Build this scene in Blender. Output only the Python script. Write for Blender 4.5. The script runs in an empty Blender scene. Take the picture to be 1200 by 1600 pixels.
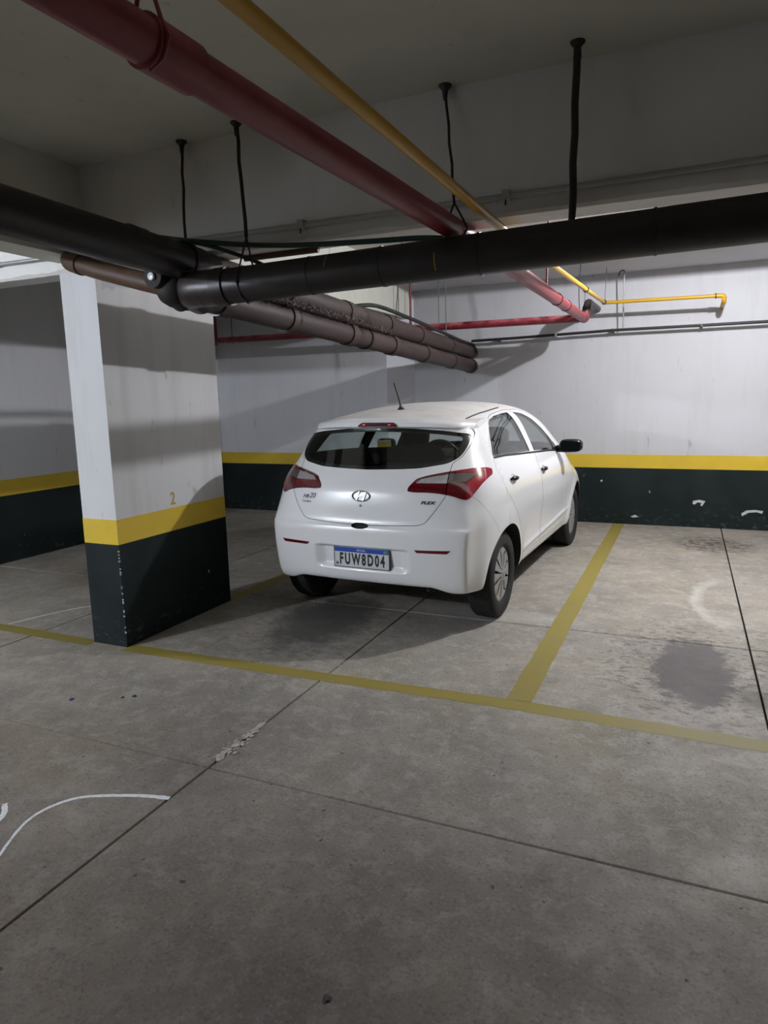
import bpy, bmesh, math, random
import numpy as np
from mathutils import Vector, Matrix

scene = bpy.context.scene
COL = scene.collection
random.seed(7)

# ------------------------------------------------------------------ camera, world, light, exposure
CAM_H, PITCH, ROLL, YAW = 1.5, .163813, -.0227358, -.4177
_F = Vector((math.sin(YAW), math.cos(YAW), 0)); _R = Vector((math.cos(YAW), -math.sin(YAW), 0)); _U = Vector((0, 0, 1))
FWD = _F * math.cos(PITCH) - _U * math.sin(PITCH)
_U2 = _U * math.cos(PITCH) + _F * math.sin(PITCH)
RGT = _R * math.cos(ROLL) + _U2 * math.sin(ROLL)
UPV = _U2 * math.cos(ROLL) - _R * math.sin(ROLL)
cam_data = bpy.data.cameras.new('camera'); cam = bpy.data.objects.new('camera', cam_data); COL.objects.link(cam)
cam.matrix_world = Matrix(((RGT.x, UPV.x, -FWD.x, 0), (RGT.y, UPV.y, -FWD.y, 0), (RGT.z, UPV.z, -FWD.z, CAM_H), (0, 0, 0, 1)))
cam_data.sensor_fit = 'VERTICAL'; cam_data.sensor_height = 36; cam_data.lens = 36 * 1066 / 1600
cam_data.clip_start = .05
scene.camera = cam

world = bpy.data.worlds.new('world'); scene.world = world; world.use_nodes = True
world.node_tree.nodes['Background'].inputs[0].default_value = (.75, .85, .8, 1)
world.node_tree.nodes['Background'].inputs[1].default_value = .012

def lamp(name, loc, power, col, rad):
    l = bpy.data.lights.new(name, 'POINT'); l.energy = power; l.color = col; l.shadow_soft_size = rad
    o = bpy.data.objects.new(name, l); o.location = loc; COL.objects.link(o); return o
lamp('lamp_bay', (.45, 5.80, 2.90), 262, (1, 1, 1.06), .03)      # lamp on the ceiling between the beam and the far wall
lamp('lamp_aisle', (-5.2, -1.4, 2.62), 450, (.90, .96, 1.08), .05)     # lamp of the neighbouring bay, left of the viewer
scene.view_settings.view_transform = 'Standard'; scene.view_settings.look = 'None'
scene.view_settings.gamma = 1; scene.view_settings.use_curve_mapping = False
scene.view_settings.exposure = -0.07
scene.cycles.max_bounces = 8; scene.cycles.transparent_max_bounces = 16
scene.cycles.caustics_reflective = False; scene.cycles.caustics_refractive = False
try:
    scene.cycles.use_denoising = True
except Exception:
    pass

# ------------------------------------------------------------------ material helpers
def mat(name, col=(.5, .5, .5), rough=.5, metal=0, coat=0, spec=.5, emit=None, es=0):
    m = bpy.data.materials.new(name); m.use_nodes = True
    b = m.node_tree.nodes['Principled BSDF']
    b.inputs['Base Color'].default_value = (*col, 1); b.inputs['Roughness'].default_value = rough
    b.inputs['Metallic'].default_value = metal; b.inputs['Coat Weight'].default_value = coat
    b.inputs['Coat Roughness'].default_value = .04
    b.inputs['Specular IOR Level'].default_value = spec
    if emit: b.inputs['Emission Color'].default_value = (*emit, 1); b.inputs['Emission Strength'].default_value = es
    return m
class NT:
    """small node-graph helper working in world (geometry position) space"""
    def __init__(s, m):
        s.m = m; s.t = m.node_tree; s.b = s.t.nodes['Principled BSDF']
        s.pos = s.t.nodes.new('ShaderNodeNewGeometry').outputs['Position']
        sp = s.t.nodes.new('ShaderNodeSeparateXYZ'); s.t.links.new(s.pos, sp.inputs[0]); s.x, s.y, s.z = sp.outputs
    def link(s, a, b): s.t.links.new(a, b)
    def put(s, inp, v):
        if hasattr(v, 'is_output') or isinstance(v, bpy.types.NodeSocket): s.link(v, inp)
        else:
            try: inp.default_value = v
            except Exception: inp.default_value = (*v, 1) if len(v) == 3 else v
    def vec(s, sc=(1, 1, 1), off=(0, 0, 0)):
        n = s.t.nodes.new('ShaderNodeMapping'); s.link(s.pos, n.inputs[0]); n.inputs['Scale'].default_value = sc; n.inputs['Location'].default_value = off
        return n.outputs[0]
    def noise(s, scale, detail=4, rough=.55, sc=(1, 1, 1), off=(0, 0, 0), dist=0):
        n = s.t.nodes.new('ShaderNodeTexNoise'); s.link(s.vec(sc, off), n.inputs['Vector'])
        n.inputs['Scale'].default_value = scale; n.inputs['Detail'].default_value = detail; n.inputs['Roughness'].default_value = rough; n.inputs['Distortion'].default_value = dist
        return n.outputs[0]
    def math(s, op, a, b=0, c=None):
        n = s.t.nodes.new('ShaderNodeMath'); n.operation = op; s.put(n.inputs[0], a); s.put(n.inputs[1], b)
        if c is not None: s.put(n.inputs[2], c)
        return n.outputs[0]
    def ramp(s, v, a, b, lo=0, hi=1):
        n = s.t.nodes.new('ShaderNodeMapRange'); s.put(n.inputs[0], v); n.inputs[1].default_value = a; n.inputs[2].default_value = b
        n.inputs[3].default_value = lo; n.inputs[4].default_value = hi; return n.outputs[0]
    def mix(s, f, a, b, mode='MIX'):
        n = s.t.nodes.new('ShaderNodeMix'); n.data_type = 'RGBA'; n.blend_type = mode
        s.put(n.inputs['Factor'], f); s.put(n.inputs[6], a); s.put(n.inputs[7], b); return n.outputs[2]
    def ell(s, cx, cy, rx, ry, edge=.35, nz=None, amt=.5):
        """soft blot on the floor (world x, y)"""
        a = s.math('DIVIDE', s.math('SUBTRACT', s.x, cx), rx); b = s.math('DIVIDE', s.math('SUBTRACT', s.y, cy), ry)
        d = s.math('SQRT', s.math('ADD', s.math('MULTIPLY', a, a), s.math('MULTIPLY', b, b)))
        if nz is not None: d = s.math('ADD', d, s.math('MULTIPLY', s.math('SUBTRACT', nz, .5), amt))
        return s.ramp(d, 1 + edge, 1 - edge)
    def bump(s, h, strength, dist=.01):
        n = s.t.nodes.new('ShaderNodeBump'); s.put(n.inputs['Height'], h); n.inputs['Strength'].default_value = strength; n.inputs['Distance'].default_value = dist
        s.link(n.outputs[0], s.b.inputs['Normal'])
    def col(s, c): s.link(c, s.b.inputs['Base Color'])
    def rough(s, c): s.link(c, s.b.inputs['Roughness'])

def wall_paint(name, base, dirt=(.35, .34, .30), amt=.5):
    m = mat(name, base, .62, spec=.35); g = NT(m)
    big = g.noise(.9, 4, .6); streak = g.noise(3, 5, .65, sc=(1.6, 1.6, .22)); fine = g.noise(38, 3, .6)
    spots = g.ramp(g.noise(14, 2, .5, sc=(1, 1, .35)), .70, .78)
    c = g.mix(g.ramp(big, .35, .7, 0, .16 * amt), base, dirt)
    c = g.mix(g.ramp(streak, .5, .8, 0, .30 * amt), c, dirt)
    c = g.mix(g.math('MULTIPLY', spots, .35 * amt), c, (.12, .11, .10))
    g.col(c); g.bump(g.math('ADD', g.math('MULTIPLY', fine, .25), g.noise(3.5, 5, .6)), .25, .012)
    return m
M = {}
M['wall'] = wall_paint('white_wall_paint', (.575, .58, .61), amt=.9)
M['pillar'] = wall_paint('pillar_paint', (.70, .705, .72), (.25, .23, .20), 1.0)
M['wall_lit'] = wall_paint('lit_side_wall_paint', (.70, .71, .745), amt=.8)  # same wall paint, lightened to make up for missing light
M['beam'] = wall_paint('beam_paint', (.80, .79, .77), (.42, .41, .36), .7)
M['ceiling'] = wall_paint('ceiling_paint', (.74, .74, .66), (.42, .43, .31), .9)
def band(name, base, chip):
    m = mat(name, base, .45); g = NT(m)
    c = g.mix(g.ramp(g.noise(3, 4, .6), .4, .75, 0, .3), base, tuple(v * .7 for v in base))
    hi = g.ramp(g.noise(11, 3, .55, sc=(1, 1, 1.4)), .735, .76)
    c = g.mix(g.math('MULTIPLY', hi, .8), c, chip)
    g.col(c); g.rough(g.ramp(g.noise(6, 4), .3, .7, .3, .55)); g.bump(g.noise(30, 4), .18, .006)
    return m
M['yellow_band'] = band('yellow_wall_band', (.70, .49, .042), (.70, .52, .12))
M['dado'] = mat('dark_green_dado', (.012, .02, .021), .6, spec=.22)
g = NT(M['dado'])
c = g.mix(g.ramp(g.noise(2.5, 5, .65), .45, .75, 0, .5), (.007, .013, .0135), (.022, .032, .034))
low = g.ramp(g.z, .26, .05)
scuff = g.math('MULTIPLY', g.ramp(g.noise(13, 5, .7, sc=(1, 1, 2)), .56, .66), low)
c = g.mix(g.math('MULTIPLY', scuff, .35), c, (.16, .18, .19))
c = g.mix(g.ramp(g.noise(9, 2, .4, off=(3, 1, 2)), .775, .785), c, (.4, .42, .42))
g.col(c); g.bump(g.noise(16, 5, .6), .35, .01); g.rough(g.ramp(g.noise(5, 4), .3, .7, .45, .7))

# concrete floor: cloudy tone, trowel mottling, pits and grit
M['floor'] = mat('worn_concrete', (.3, .28, .25), .7, spec=.3); g = NT(M['floor'])
n1 = g.noise(.55, 5, .6, dist=.4); n2 = g.noise(2.3, 6, .68, off=(5, 2, 0), dist=.3); n3 = g.noise(9, 6, .72, dist=.4); n4 = g.noise(85, 3, .6); n5 = g.noise(1.1, 4, .6, off=(9, 4, 0), dist=.6)
n6 = g.noise(30, 5, .72, off=(2, 8, 0)); n7 = g.noise(5, 6, .7, off=(7, 1, 3), dist=.8); n8 = g.noise(150, 2, .5)
c = g.mix(g.ramp(n1, .35, .65), (.225, .21, .192), (.375, .33, .275))
# every slab was poured apart: its own tone
fx = g.math('FLOOR', g.math('DIVIDE', g.math('ADD', g.x, 1.762), 2.162)); fy = g.math('FLOOR', g.math('DIVIDE', g.math('SUBTRACT', g.y, 2.103), 2.249))
wn = g.t.nodes.new('ShaderNodeTexWhiteNoise'); wn.noise_dimensions = '2D'; cb = g.t.nodes.new('ShaderNodeCombineXYZ'); g.link(fx, cb.inputs[0]); g.link(fy, cb.inputs[1]); g.link(cb.outputs[0], wn.inputs['Vector'])
c = g.mix(g.ramp(wn.outputs['Value'], 0, 1, 0, .22), c, (.30, .285, .275))
c = g.mix(g.ramp(n2, .45, .62, 0, .50), c, (.185, .172, .155))
c = g.mix(g.ramp(n5, .53, .66, 0, .38), c, (.24, .205, .135))
c = g.mix(g.ramp(n7, .52, .64, 0, .32), c, (.25, .215, .215))
c = g.mix(g.ramp(n3, .50, .62, 0, .42), c, (.45, .43, .40))
c = g.mix(g.ramp(n6, .54, .66, 0, .50), c, (.13, .12, .108))
c = g.mix(g.ramp(n4, .57, .68, 0, .55), c, (.10, .092, .085))
c = g.mix(g.ramp(n4, .42, .33, 0, .45), c, (.47, .45, .42))
pits = g.ramp(g.noise(26, 2, .4, off=(4, 4, 1)), .74, .755); c = g.mix(g.math('MULTIPLY', pits, .8), c, (.05, .045, .04))
nz = g.noise(7, 6, .75, dist=.5); nzs = g.noise(16, 4, .7, sc=(1, .8, 1)); nzf = g.noise(22, 5, .7, sc=(.6, 1, 1))
# oil stains: the big one in the free bay, a second by the wall, one behind the car
nzm = g.math('MULTIPLY', g.math('ADD', nz, nzf), .5)
o1 = g.ell(.09, 3.90, .20, .48, .10, nzm, 2.6); c = g.mix(g.math('MULTIPLY', o1, .86), c, (.080, .074, .080))
o1b = g.math('MULTIPLY', g.ell(.08, 3.95, .50, .80, .25, nz, .7), g.ramp(nzf, .53, .58)); c = g.mix(g.math('MULTIPLY', o1b, .72), c, (.11, .085, .072))
o2 = g.math('MULTIPLY', g.ell(.30, 7.38, .34, .38, .3, nz, .9), g.ramp(nzf, .44, .54)); c = g.mix(g.math('MULTIPLY', o2, .9), c, (.055, .038, .032))
o3 = g.ell(-2.22, 4.0, .30, .55, .25, nz, 1.6); c = g.mix(g.math('MULTIPLY', o3, .82), c, (.07, .07, .066))
o3b = g.math('MULTIPLY', g.ell(-2.2, 3.8, .6, .8, .3, nz, .8), g.ramp(nzf, .52, .60)); c = g.mix(g.math('MULTIPLY', o3b, .5), c, (.10, .095, .085))
o4 = g.ell(-4.6, 4.6, .9, .5, .4, nz, 1.6); c = g.mix(g.math('MULTIPLY', o4, .55), c, (.13, .105, .075))
o5 = g.ell(-5.0, 6.6, .9, .7, .4, nz, 1.6); c = g.mix(g.math('MULTIPLY', o5, .55), c, (.10, .09, .075))
o6 = g.ell(.42, 3.6, .12, .12, .4, nz, 1.2); c = g.mix(g.math('MULTIPLY', o6, .55), c, (.085, .08, .075))
o7 = g.ell(.62, 3.9, .16, .55, .2, nz, .8); c = g.mix(g.math('MULTIPLY', o7, .5), c, (.13, .10, .09))
o8 = g.ell(-2.35, 1.25, .16, .22, .4, nz, 1.5); c = g.mix(g.math('MULTIPLY', o8, .5), c, (.07, .07, .06))
pale = g.ell(-1.25, 4.50, .55, .13, .4, nz, 1.0); c = g.mix(g.math('MULTIPLY', pale, .45), c, (.50, .49, .46))
w1 = g.math('SUBTRACT', g.ell(.33, 5.35, .24, .62, .10, nz, .7), g.ell(.34, 5.37, .20, .55, .22, nz, .7))
w1 = g.math('MULTIPLY', g.math('MAXIMUM', w1, 0), g.ramp(g.math('ADD', g.x, g.math('MULTIPLY', nz, .3)), .62, .40))
c = g.mix(g.math('MULTIPLY', w1, .50), c, (.66, .66, .63))
# weaker light in front of the bays, put into the floor colour
lane_shade = g.ramp(g.math('ADD', g.y, g.math('MULTIPLY', g.math('SUBTRACT', n1, .5), 2.2)), 3.0, 1.2)
c = g.mix(g.math('MULTIPLY', lane_shade, .85), c, (.27, .24, .23), 'MULTIPLY')
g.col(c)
g.rough(g.ramp(n2, .3, .7, .5, .82))
g.bump(g.math('ADD', g.math('ADD', g.math('MULTIPLY', n3, .6), g.math('MULTIPLY', n6, .5)), g.math('SUBTRACT', g.math('MULTIPLY', n4, .3), pits)), .5, .006)
M['joint'] = mat('joint_dirt', (.02, .019, .018), .95, spec=.1)

M['line'] = mat('faded_yellow_floor_paint', (.36, .29, .06), .6, spec=.3); g = NT(M['line'])
c = g.mix(g.ramp(g.noise(9, 6, .7), .48, .72, 0, .55), (.25, .20, .042), (.20, .175, .09))
c = g.mix(g.ramp(g.noise(45, 4, .7), .60, .78, 0, .5), c, (.26, .24, .20))
# the paint has worn almost away towards the right-hand end
c = g.mix(g.ramp(g.x, -.6, .6, 0, .6), c, (.25, .235, .17))
g.col(c); g.bump(g.noise(50, 4), .25, .004)
M['chalk'] = mat('white_chalk', (.62, .64, .66), .85, spec=.2); g = NT(M['chalk'])
g.col(g.mix(g.ramp(g.noise(40, 4, .7), .5, .68, 0, .6), (.66, .68, .70), (.32, .31, .30)))

def pipe_mat(name, col, dust_sheen, rough=.35, amt=.5):
    m = mat(name, col, rough, spec=.5); g = NT(m)
    nrm = g.t.nodes.new('ShaderNodeNewGeometry').outputs['Normal']; s = g.t.nodes.new('ShaderNodeSeparateXYZ'); g.link(nrm, s.inputs[0])
    up = g.ramp(s.outputs[2], -.1, .75)
    nn = g.ramp(g.noise(9, 5, .65, sc=(1, .6, 1)), .35, .65)
    f = g.math('MULTIPLY', g.math('ADD', g.math('MULTIPLY', up, .75), .12), g.math('MULTIPLY', nn, amt))
    g.col(g.mix(f, col, dust_sheen)); g.rough(g.ramp(f, 0, .5, rough, .85)); g.bump(g.noise(25, 4), .12, .004)
    return m
M['brown_pvc'] = pipe_mat('dusty_brown_pvc', (.026, .016, .015), (.12, .10, .09), .33, .55)
M['brown_far'] = pipe_mat('dusty_mauve_brown_pvc', (.036, .019, .018), (.11, .09, .083), .5, .75)
M['matte_pvc'] = pipe_mat('matte_dark_pvc', (.014, .011, .010), (.06, .05, .05), .7, .5)
M['black_shaded_pvc'] = pipe_mat('black_shaded_pvc', (.012, .009, .0085), (.07, .06, .055), .4, .5)  # brown pipe out of the light: its shade is put into the colour
M['red_pipe'] = pipe_mat('red_pipe_paint', (.17, .009, .016), (.82, .26, .30), .35, .85)  # pink on the upper sides is lamp sheen put into the colour
M['yellow_pipe'] = pipe_mat('yellow_pipe_paint', (.52, .29, .006), (.5, .36, .10), .35, .2)
M['black_rubber'] = mat('black_rubber', (.012, .012, .013), .5)
M['dull_wire'] = mat('dull_wire', (.12, .12, .12), .6)
M['galv'] = mat('galvanised_steel', (.42, .44, .44), .38, .75)
M['conduit'] = pipe_mat('painted_conduit', (.45, .46, .43), (.3, .3, .27), .5, .4)
M['strap'] = mat('black_strap', (.012, .011, .011), .55)
M['clay'] = pipe_mat('ochre_pipe', (.075, .035, .016), (.15, .10, .06), .5, .6)
M['green_cable'] = mat('green_cable', (.012, .05, .04), .45)
M['clamp'] = mat('dark_clamp', (.03, .025, .025), .45, .3)
M['white_cap'] = mat('white_cap', (.75, .76, .78), .25)
M['mortar'] = wall_paint('rough_mortar', (.42, .39, .36), (.2, .18, .16), 1)
M['crust'] = mat('pipe_dust_crust', (.17, .145, .135), .95)
M['debris'] = mat('crumbled_mortar', (.40, .37, .34), .9)
M['dark_debris'] = mat('dark_litter', (.025, .022, .02), .8)
M['blue_litter'] = mat('blue_litter', (.02, .04, .12), .5)
M['numeral'] = mat('ochre_stencil_paint', (.50, .38, .10), .6)

# ------------------------------------------------------------------ mesh helpers
def link(o, parent=None):
    COL.objects.link(o)
    if parent is not None: o.parent = parent
    return o
def tag(o, label=None, cat=None, group=None, kind=None):
    if label: o['label'] = label
    if cat: o['category'] = cat
    if group: o['group'] = group
    if kind: o['kind'] = kind
    return o
def empty(name, loc=(0, 0, 0), rz=0):
    o = bpy.data.objects.new(name, None); o.location = loc; o.rotation_euler = (0, 0, rz); o.empty_display_size = .1
    return link(o)
def obj(name, bm, m, parent=None, smooth=None):
    me = bpy.data.meshes.new(name); bmesh.ops.recalc_face_normals(bm, faces=bm.faces); bm.to_mesh(me); bm.free()
    for mm in (m if isinstance(m, (list, tuple)) else [m]): me.materials.append(mm)
    if smooth is not None:
        for p in me.polygons: p.use_smooth = True
        me.set_sharp_from_angle(angle=math.radians(smooth))
    return link(bpy.data.objects.new(name, me), parent)
def box(bm, lo, hi, mi=0):
    x0, y0, z0 = lo; x1, y1, z1 = hi
    v = [bm.verts.new(p) for p in ((x0, y0, z0), (x1, y0, z0), (x1, y1, z0), (x0, y1, z0), (x0, y0, z1), (x1, y0, z1), (x1, y1, z1), (x0, y1, z1))]
    for f in ((0, 3, 2, 1), (4, 5, 6, 7), (0, 1, 5, 4), (1, 2, 6, 5), (2, 3, 7, 6), (3, 0, 4, 7)):
        bm.faces.new([v[i] for i in f]).material_index = mi
    return v
def extrude_poly(bm, pts, z0, z1):
    a = [bm.verts.new((x, y, z0)) for x, y in pts]; b = [bm.verts.new((x, y, z1)) for x, y in pts]; n = len(pts)
    bm.faces.new(a[::-1]); bm.faces.new(b)
    for i in range(n): bm.faces.new((a[i], a[(i + 1) % n], b[(i + 1) % n], b[i]))
def tube(bm, pts, r, n=16, caps=True):
    """tube through points; r number or list"""
    P = [Vector(p) for p in pts]; rs = r if isinstance(r, (list, tuple)) else [r] * len(P); rings = []
    prev = None
    for i, p in enumerate(P):
        d = ((P[min(i + 1, len(P) - 1)] - p).normalized() + (p - P[max(i - 1, 0)]).normalized()).normalized()
        if prev is None:
            u = d.cross(Vector((0, 0, 1))); u = u if u.length > .05 else d.cross(Vector((1, 0, 0))); u.normalize()
        else: u = (prev - d * prev.dot(d)).normalized()
        prev = u; w = d.cross(u)
        rings.append([bm.verts.new(p + (u * math.cos(a) + w * math.sin(a)) * rs[i]) for a in (2 * math.pi * k / n for k in range(n))])
    for a, b in zip(rings, rings[1:]):
        for k in range(n): bm.faces.new((a[k], a[(k + 1) % n], b[(k + 1) % n], b[k]))
    if caps: bm.faces.new(rings[0][::-1]); bm.faces.new(rings[-1])
def bend(pts, rad, n=6):
    """round the corners of a polyline"""
    P = [Vector(p) for p in pts]; out = [P[0]]
    for a, b, c in zip(P, P[1:], P[2:]):
        d1 = (a - b); d2 = (c - b); r = min(rad, d1.length * .45, d2.length * .45); s = b + d1.normalized() * r; e = b + d2.normalized() * r
        for k in range(n + 1):
            t = k / n; out.append(s * (1 - t) ** 2 + b * 2 * t * (1 - t) + e * t * t)
    out.append(P[-1]); return out
def ring(bm, c, axis, r0, r1, w, n=20):
    """collar: short tube of radius r1 around axis at c"""
    a = Vector(axis).normalized(); c = Vector(c)
    tube(bm, [c - a * w / 2, c - a * w / 2.01, c + a * w / 2.01, c + a * w / 2], [r0, r1, r1, r0], n)
def new_tube(name, pts, r, m, parent=None, n=16, smooth=50):
    bm = bmesh.new(); tube(bm, pts, r, n); return obj(name, bm, m, parent, smooth)
def text_mesh(name, body, size, m, mw, parent=None, ext=.001, offset=0, shear=0, sx=1, align='CENTER', space=1):
    cu = bpy.data.curves.new(name, 'FONT'); cu.body = body; cu.size = size; cu.extrude = ext; cu.offset = offset; cu.shear = shear
    cu.align_x = align; cu.align_y = 'CENTER'; cu.resolution_u = 3; cu.space_character = space
    t = bpy.data.objects.new('tmp_text', cu); COL.objects.link(t)
    dg = bpy.context.evaluated_depsgraph_get(); me = bpy.data.meshes.new_from_object(t.evaluated_get(dg)); bpy.data.objects.remove(t)
    me.name = name; me.transform(Matrix.Diagonal((sx, 1, 1, 1))); me.transform(mw); me.materials.clear(); me.materials.append(m)
    return link(bpy.data.objects.new(name, me), parent)
def frame(origin, xdir, ydir):
    """matrix with local x along xdir, local y along ydir"""
    x = Vector(xdir).normalized(); z = x.cross(Vector(ydir)).normalized(); y = z.cross(x)
    m = Matrix((x, y, z)).transposed().to_4x4(); m.translation = Vector(origin); return m
# ================================================================== THE SETTING
XL, YW, YL = -6.04, 8.30, 7.98          # left wall, far wall, far wall left of its corner
CZ, BZ = 2.83, 2.27                     # ceiling and beam undersides
floor = empty('floor'); tag(floor, kind='structure')
bm = bmesh.new(); box(bm, (-6.3, -4.5, -.09), (4.9, 8.6, -.03)); obj('floor_bed', bm, M['joint'], floor)
xs = [-6.08, -3.93, -1.762, .400, 2.56, 4.72]; ys = [-4.4, -2.35, -.13, 2.103, 4.352, 6.60, 8.36]
for i in range(5):
    for j in range(6):
        bm = bmesh.new(); g_ = .0052
        vs = box(bm, (xs[i] + g_, ys[j] + g_, -.035), (xs[i + 1] - g_, ys[j + 1] - g_, 0))
        bmesh.ops.bevel(bm, geom=[e for e in bm.edges if e.verts[0].co.z > -.01 and e.verts[1].co.z > -.01], offset=.002, segments=1, affect='EDGES')
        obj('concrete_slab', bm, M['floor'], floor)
def strip(name, pts, w, m, z=.0008, parent=floor, taper=False, jit=.003):
    """flat painted ribbon along pts"""
    P = [Vector((*p, 0)) for p in pts]; Q = []
    for a, b in zip(P, P[1:]):
        n = max(1, int((b - a).length / .06)); Q += [a.lerp(b, k / n) for k in range(n)]
    Q.append(P[-1]); bm = bmesh.new(); L = []
    for i, p in enumerate(Q):
        d = (Q[min(i + 1, len(Q) - 1)] - Q[max(i - 1, 0)]).normalized(); nn = Vector((-d.y, d.x, 0)); ww = w / 2
        if taper: ww *= (.45 + .85 * i / len(Q)) * random.uniform(.9, 1.1)
        L.append((bm.verts.new(p + nn * (ww + random.uniform(-jit, jit)) + Vector((0, 0, z))), bm.verts.new(p - nn * (ww + random.uniform(-jit, jit)) + Vector((0, 0, z)))))
    for a, b in zip(L, L[1:]): bm.faces.new((a[0], b[0], b[1], a[1]))
    return obj(name, bm, m, parent)
strip('painted_line', [(-6.0, 3.07), (-4.3, 3.075), (-3.42, 3.06)], .10, M['line'])
strip('painted_line', [(-3.15, 3.075), (-2.0, 3.10), (-.70, 3.14), (.40, 3.125), (2.6, 3.12)], .11, M['line'])
strip('painted_line', [(-.705, 3.19), (-.69, 5.5), (-.675, 8.29)], .125, M['line'], jit=.004)
strip('painted_line', [(-3.17, 4.15), (-3.15, 5.2), (-3.13, 7.97)], .12, M['line'])
def smooth_path(pts, n=8):
    P = [Vector((*p, 0)) for p in pts]; out = []
    for i in range(len(P) - 1):
        p0, p1, p2, p3 = P[max(i - 1, 0)], P[i], P[i + 1], P[min(i + 2, len(P) - 1)]
        for k in range(n):
            t = k / n; q = .5 * ((2 * p1) + (p2 - p0) * t + (2 * p0 - 5 * p1 + 4 * p2 - p3) * t * t + (3 * p1 - p0 - 3 * p2 + p3) * t ** 3); out.append((q.x, q.y))
    out.append((P[-1].x, P[-1].y)); return out
strip('chalk_line', smooth_path([(-1.97, 1.22), (-2.06, 1.36), (-2.145, 1.53), (-2.15, 1.64), (-2.09, 1.74), (-1.95, 1.81), (-1.85, 1.845), (-1.76, 1.865)]), .018, M['chalk'], taper=True, jit=.001)
strip('chalk_line', smooth_path([(-4.30, 3.14), (-4.25, 3.30), (-4.20, 3.45), (-4.10, 3.63), (-3.9, 3.75)]), .022, M['chalk'], jit=.001)
strip('chalk_line', smooth_path([(-2.27, 1.40), (-2.25, 1.47), (-2.265, 1.54), (-2.33, 1.60)]), .02, M['chalk'], jit=.002)

def wall(name, lo, hi, faces, m=M['wall'], struct=True):
    """painted wall block; faces = list of (axis, sign) whose lower part carries the yellow band and dark dado as thin paint coats"""
    bm = bmesh.new(); box(bm, lo, hi); w = obj(name, bm, m); tag(w, kind='structure')
    e = .0015
    def coat(nm, z0, z1, mm):
        b = bmesh.new()
        l = [lo[0], lo[1], z0]; h = [hi[0], hi[1], z1]
        for ax, sg in faces:
            if sg < 0: l[ax] -= e
            else: h[ax] += e
        box(b, l, h); obj(nm, b, mm, w)
    coat('yellow_band', .655, .810, M['yellow_band']); coat('dark_dado', 0, .655, M['dado'])
    return w
wall('wall_back', (-3.22, YW, 0), (4.8, YW + .25, 3.1), [(1, -1)])
# far wall left of the corner, standing 30 cm nearer, with a slanted return
w = bmesh.new(); extrude_poly(w, [(XL, YL), (-3.46, YL), (-3.21, YW), (-3.21, YW + .25), (XL, YW + .25)], 0, 3.1)
wbl = obj('wall_back_left', w, M['wall_lit']); tag(wbl, kind='structure')
for nm, z0, z1, mm in (('yellow_band', .655, .81, M['yellow_band']), ('dark_dado', 0, .655, M['dado'])):
    w = bmesh.new(); e = .0015; extrude_poly(w, [(XL, YL - e), (-3.46, YL - e), (-3.21, YW - e), (-3.21, YW + .2), (XL, YW + .2)], z0, z1); obj(nm, w, mm, wbl)
wall('wall_left', (XL - .25, -4.4, 0), (XL, YL, 3.1), [(0, 1)], M['wall_lit'])
wall('wall_right', (4.72, -4.4, 0), (4.97, YW, 3.1), [(0, -1)])
pil = wall('trim_pillar', (-3.425, 3.08, 0), (-3.15, 4.15, BZ), [(0, -1), (0, 1), (1, -1), (1, 1)], M['pillar'])
pil.name = 'wall_pillar'
# chips of paint along the near corner of the pillar
bm = bmesh.new()
for k in range(22):
    z = random.uniform(.08, .80) if k > 8 else random.uniform(.42, .64); s = random.uniform(.0015, .004) * (1.6 if k in (0, 1) else 1); h = random.uniform(.004, .016)
    box(bm, (-3.153 - s, 3.0775, z), (-3.1475, 3.080 + s * .5, z + h))
obj('paint_chip', bm, M['wall'], pil)['kind'] = 'stuff'
# patches where the green paint has flaked off the far wall
for k, pts in enumerate([[(.105, .300), (.17, .315), (.23, .300), (.215, .275), (.20, .245), (.18, .250), (.19, .28), (.15, .285), (.125, .26), (.10, .265)],
                         [(.60, .15), (.66, .19), (.74, .20), (.79, .185), (.80, .215), (.72, .225), (.64, .215), (.59, .18)],
                         [(-.90, .50), (-.88, .515), (-.87, .50), (-.885, .485)], [(-.55, .09), (-.50, .115), (-.46, .09), (-.52, .08)]]):
    bm = bmesh.new(); a = [bm.verts.new((x, YW - .0025, z)) for x, z in pts]; bm.faces.new(a)
    obj('flaked_patch', bm, M['wall'], bpy.data.objects['wall_back'])
text_mesh('painted_numeral', '2', .12, M['numeral'], frame((-3.1485, 3.592, .868), (0, 1, 0), (0, 0, 1)), pil, ext=.0004, sx=.85, offset=.002)
# white plaster patch at the head of the pillar
pts = [(3.13, 2.165), (3.17, 2.185), (3.20, 2.165), (3.24, 2.20), (3.30, 2.195), (3.38, 2.21), (3.45, 2.195), (3.52, 2.205), (3.62, 2.20), (3.70, 2.215), (3.72, 2.245), (3.30, 2.25), (3.12, 2.25)]
bm = bmesh.new(); A = [bm.verts.new((-3.150, y, z)) for y, z in pts]; B = [bm.verts.new((-3.1493, y, z)) for y, z in pts]; bm.faces.new(A); bm.faces.new(B)
for i in range(len(A)): bm.faces.new((A[i], A[(i + 1) % len(A)], B[(i + 1) % len(A)], B[i]))
obj('plaster_patch', bm, M['wall'], pil)

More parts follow.
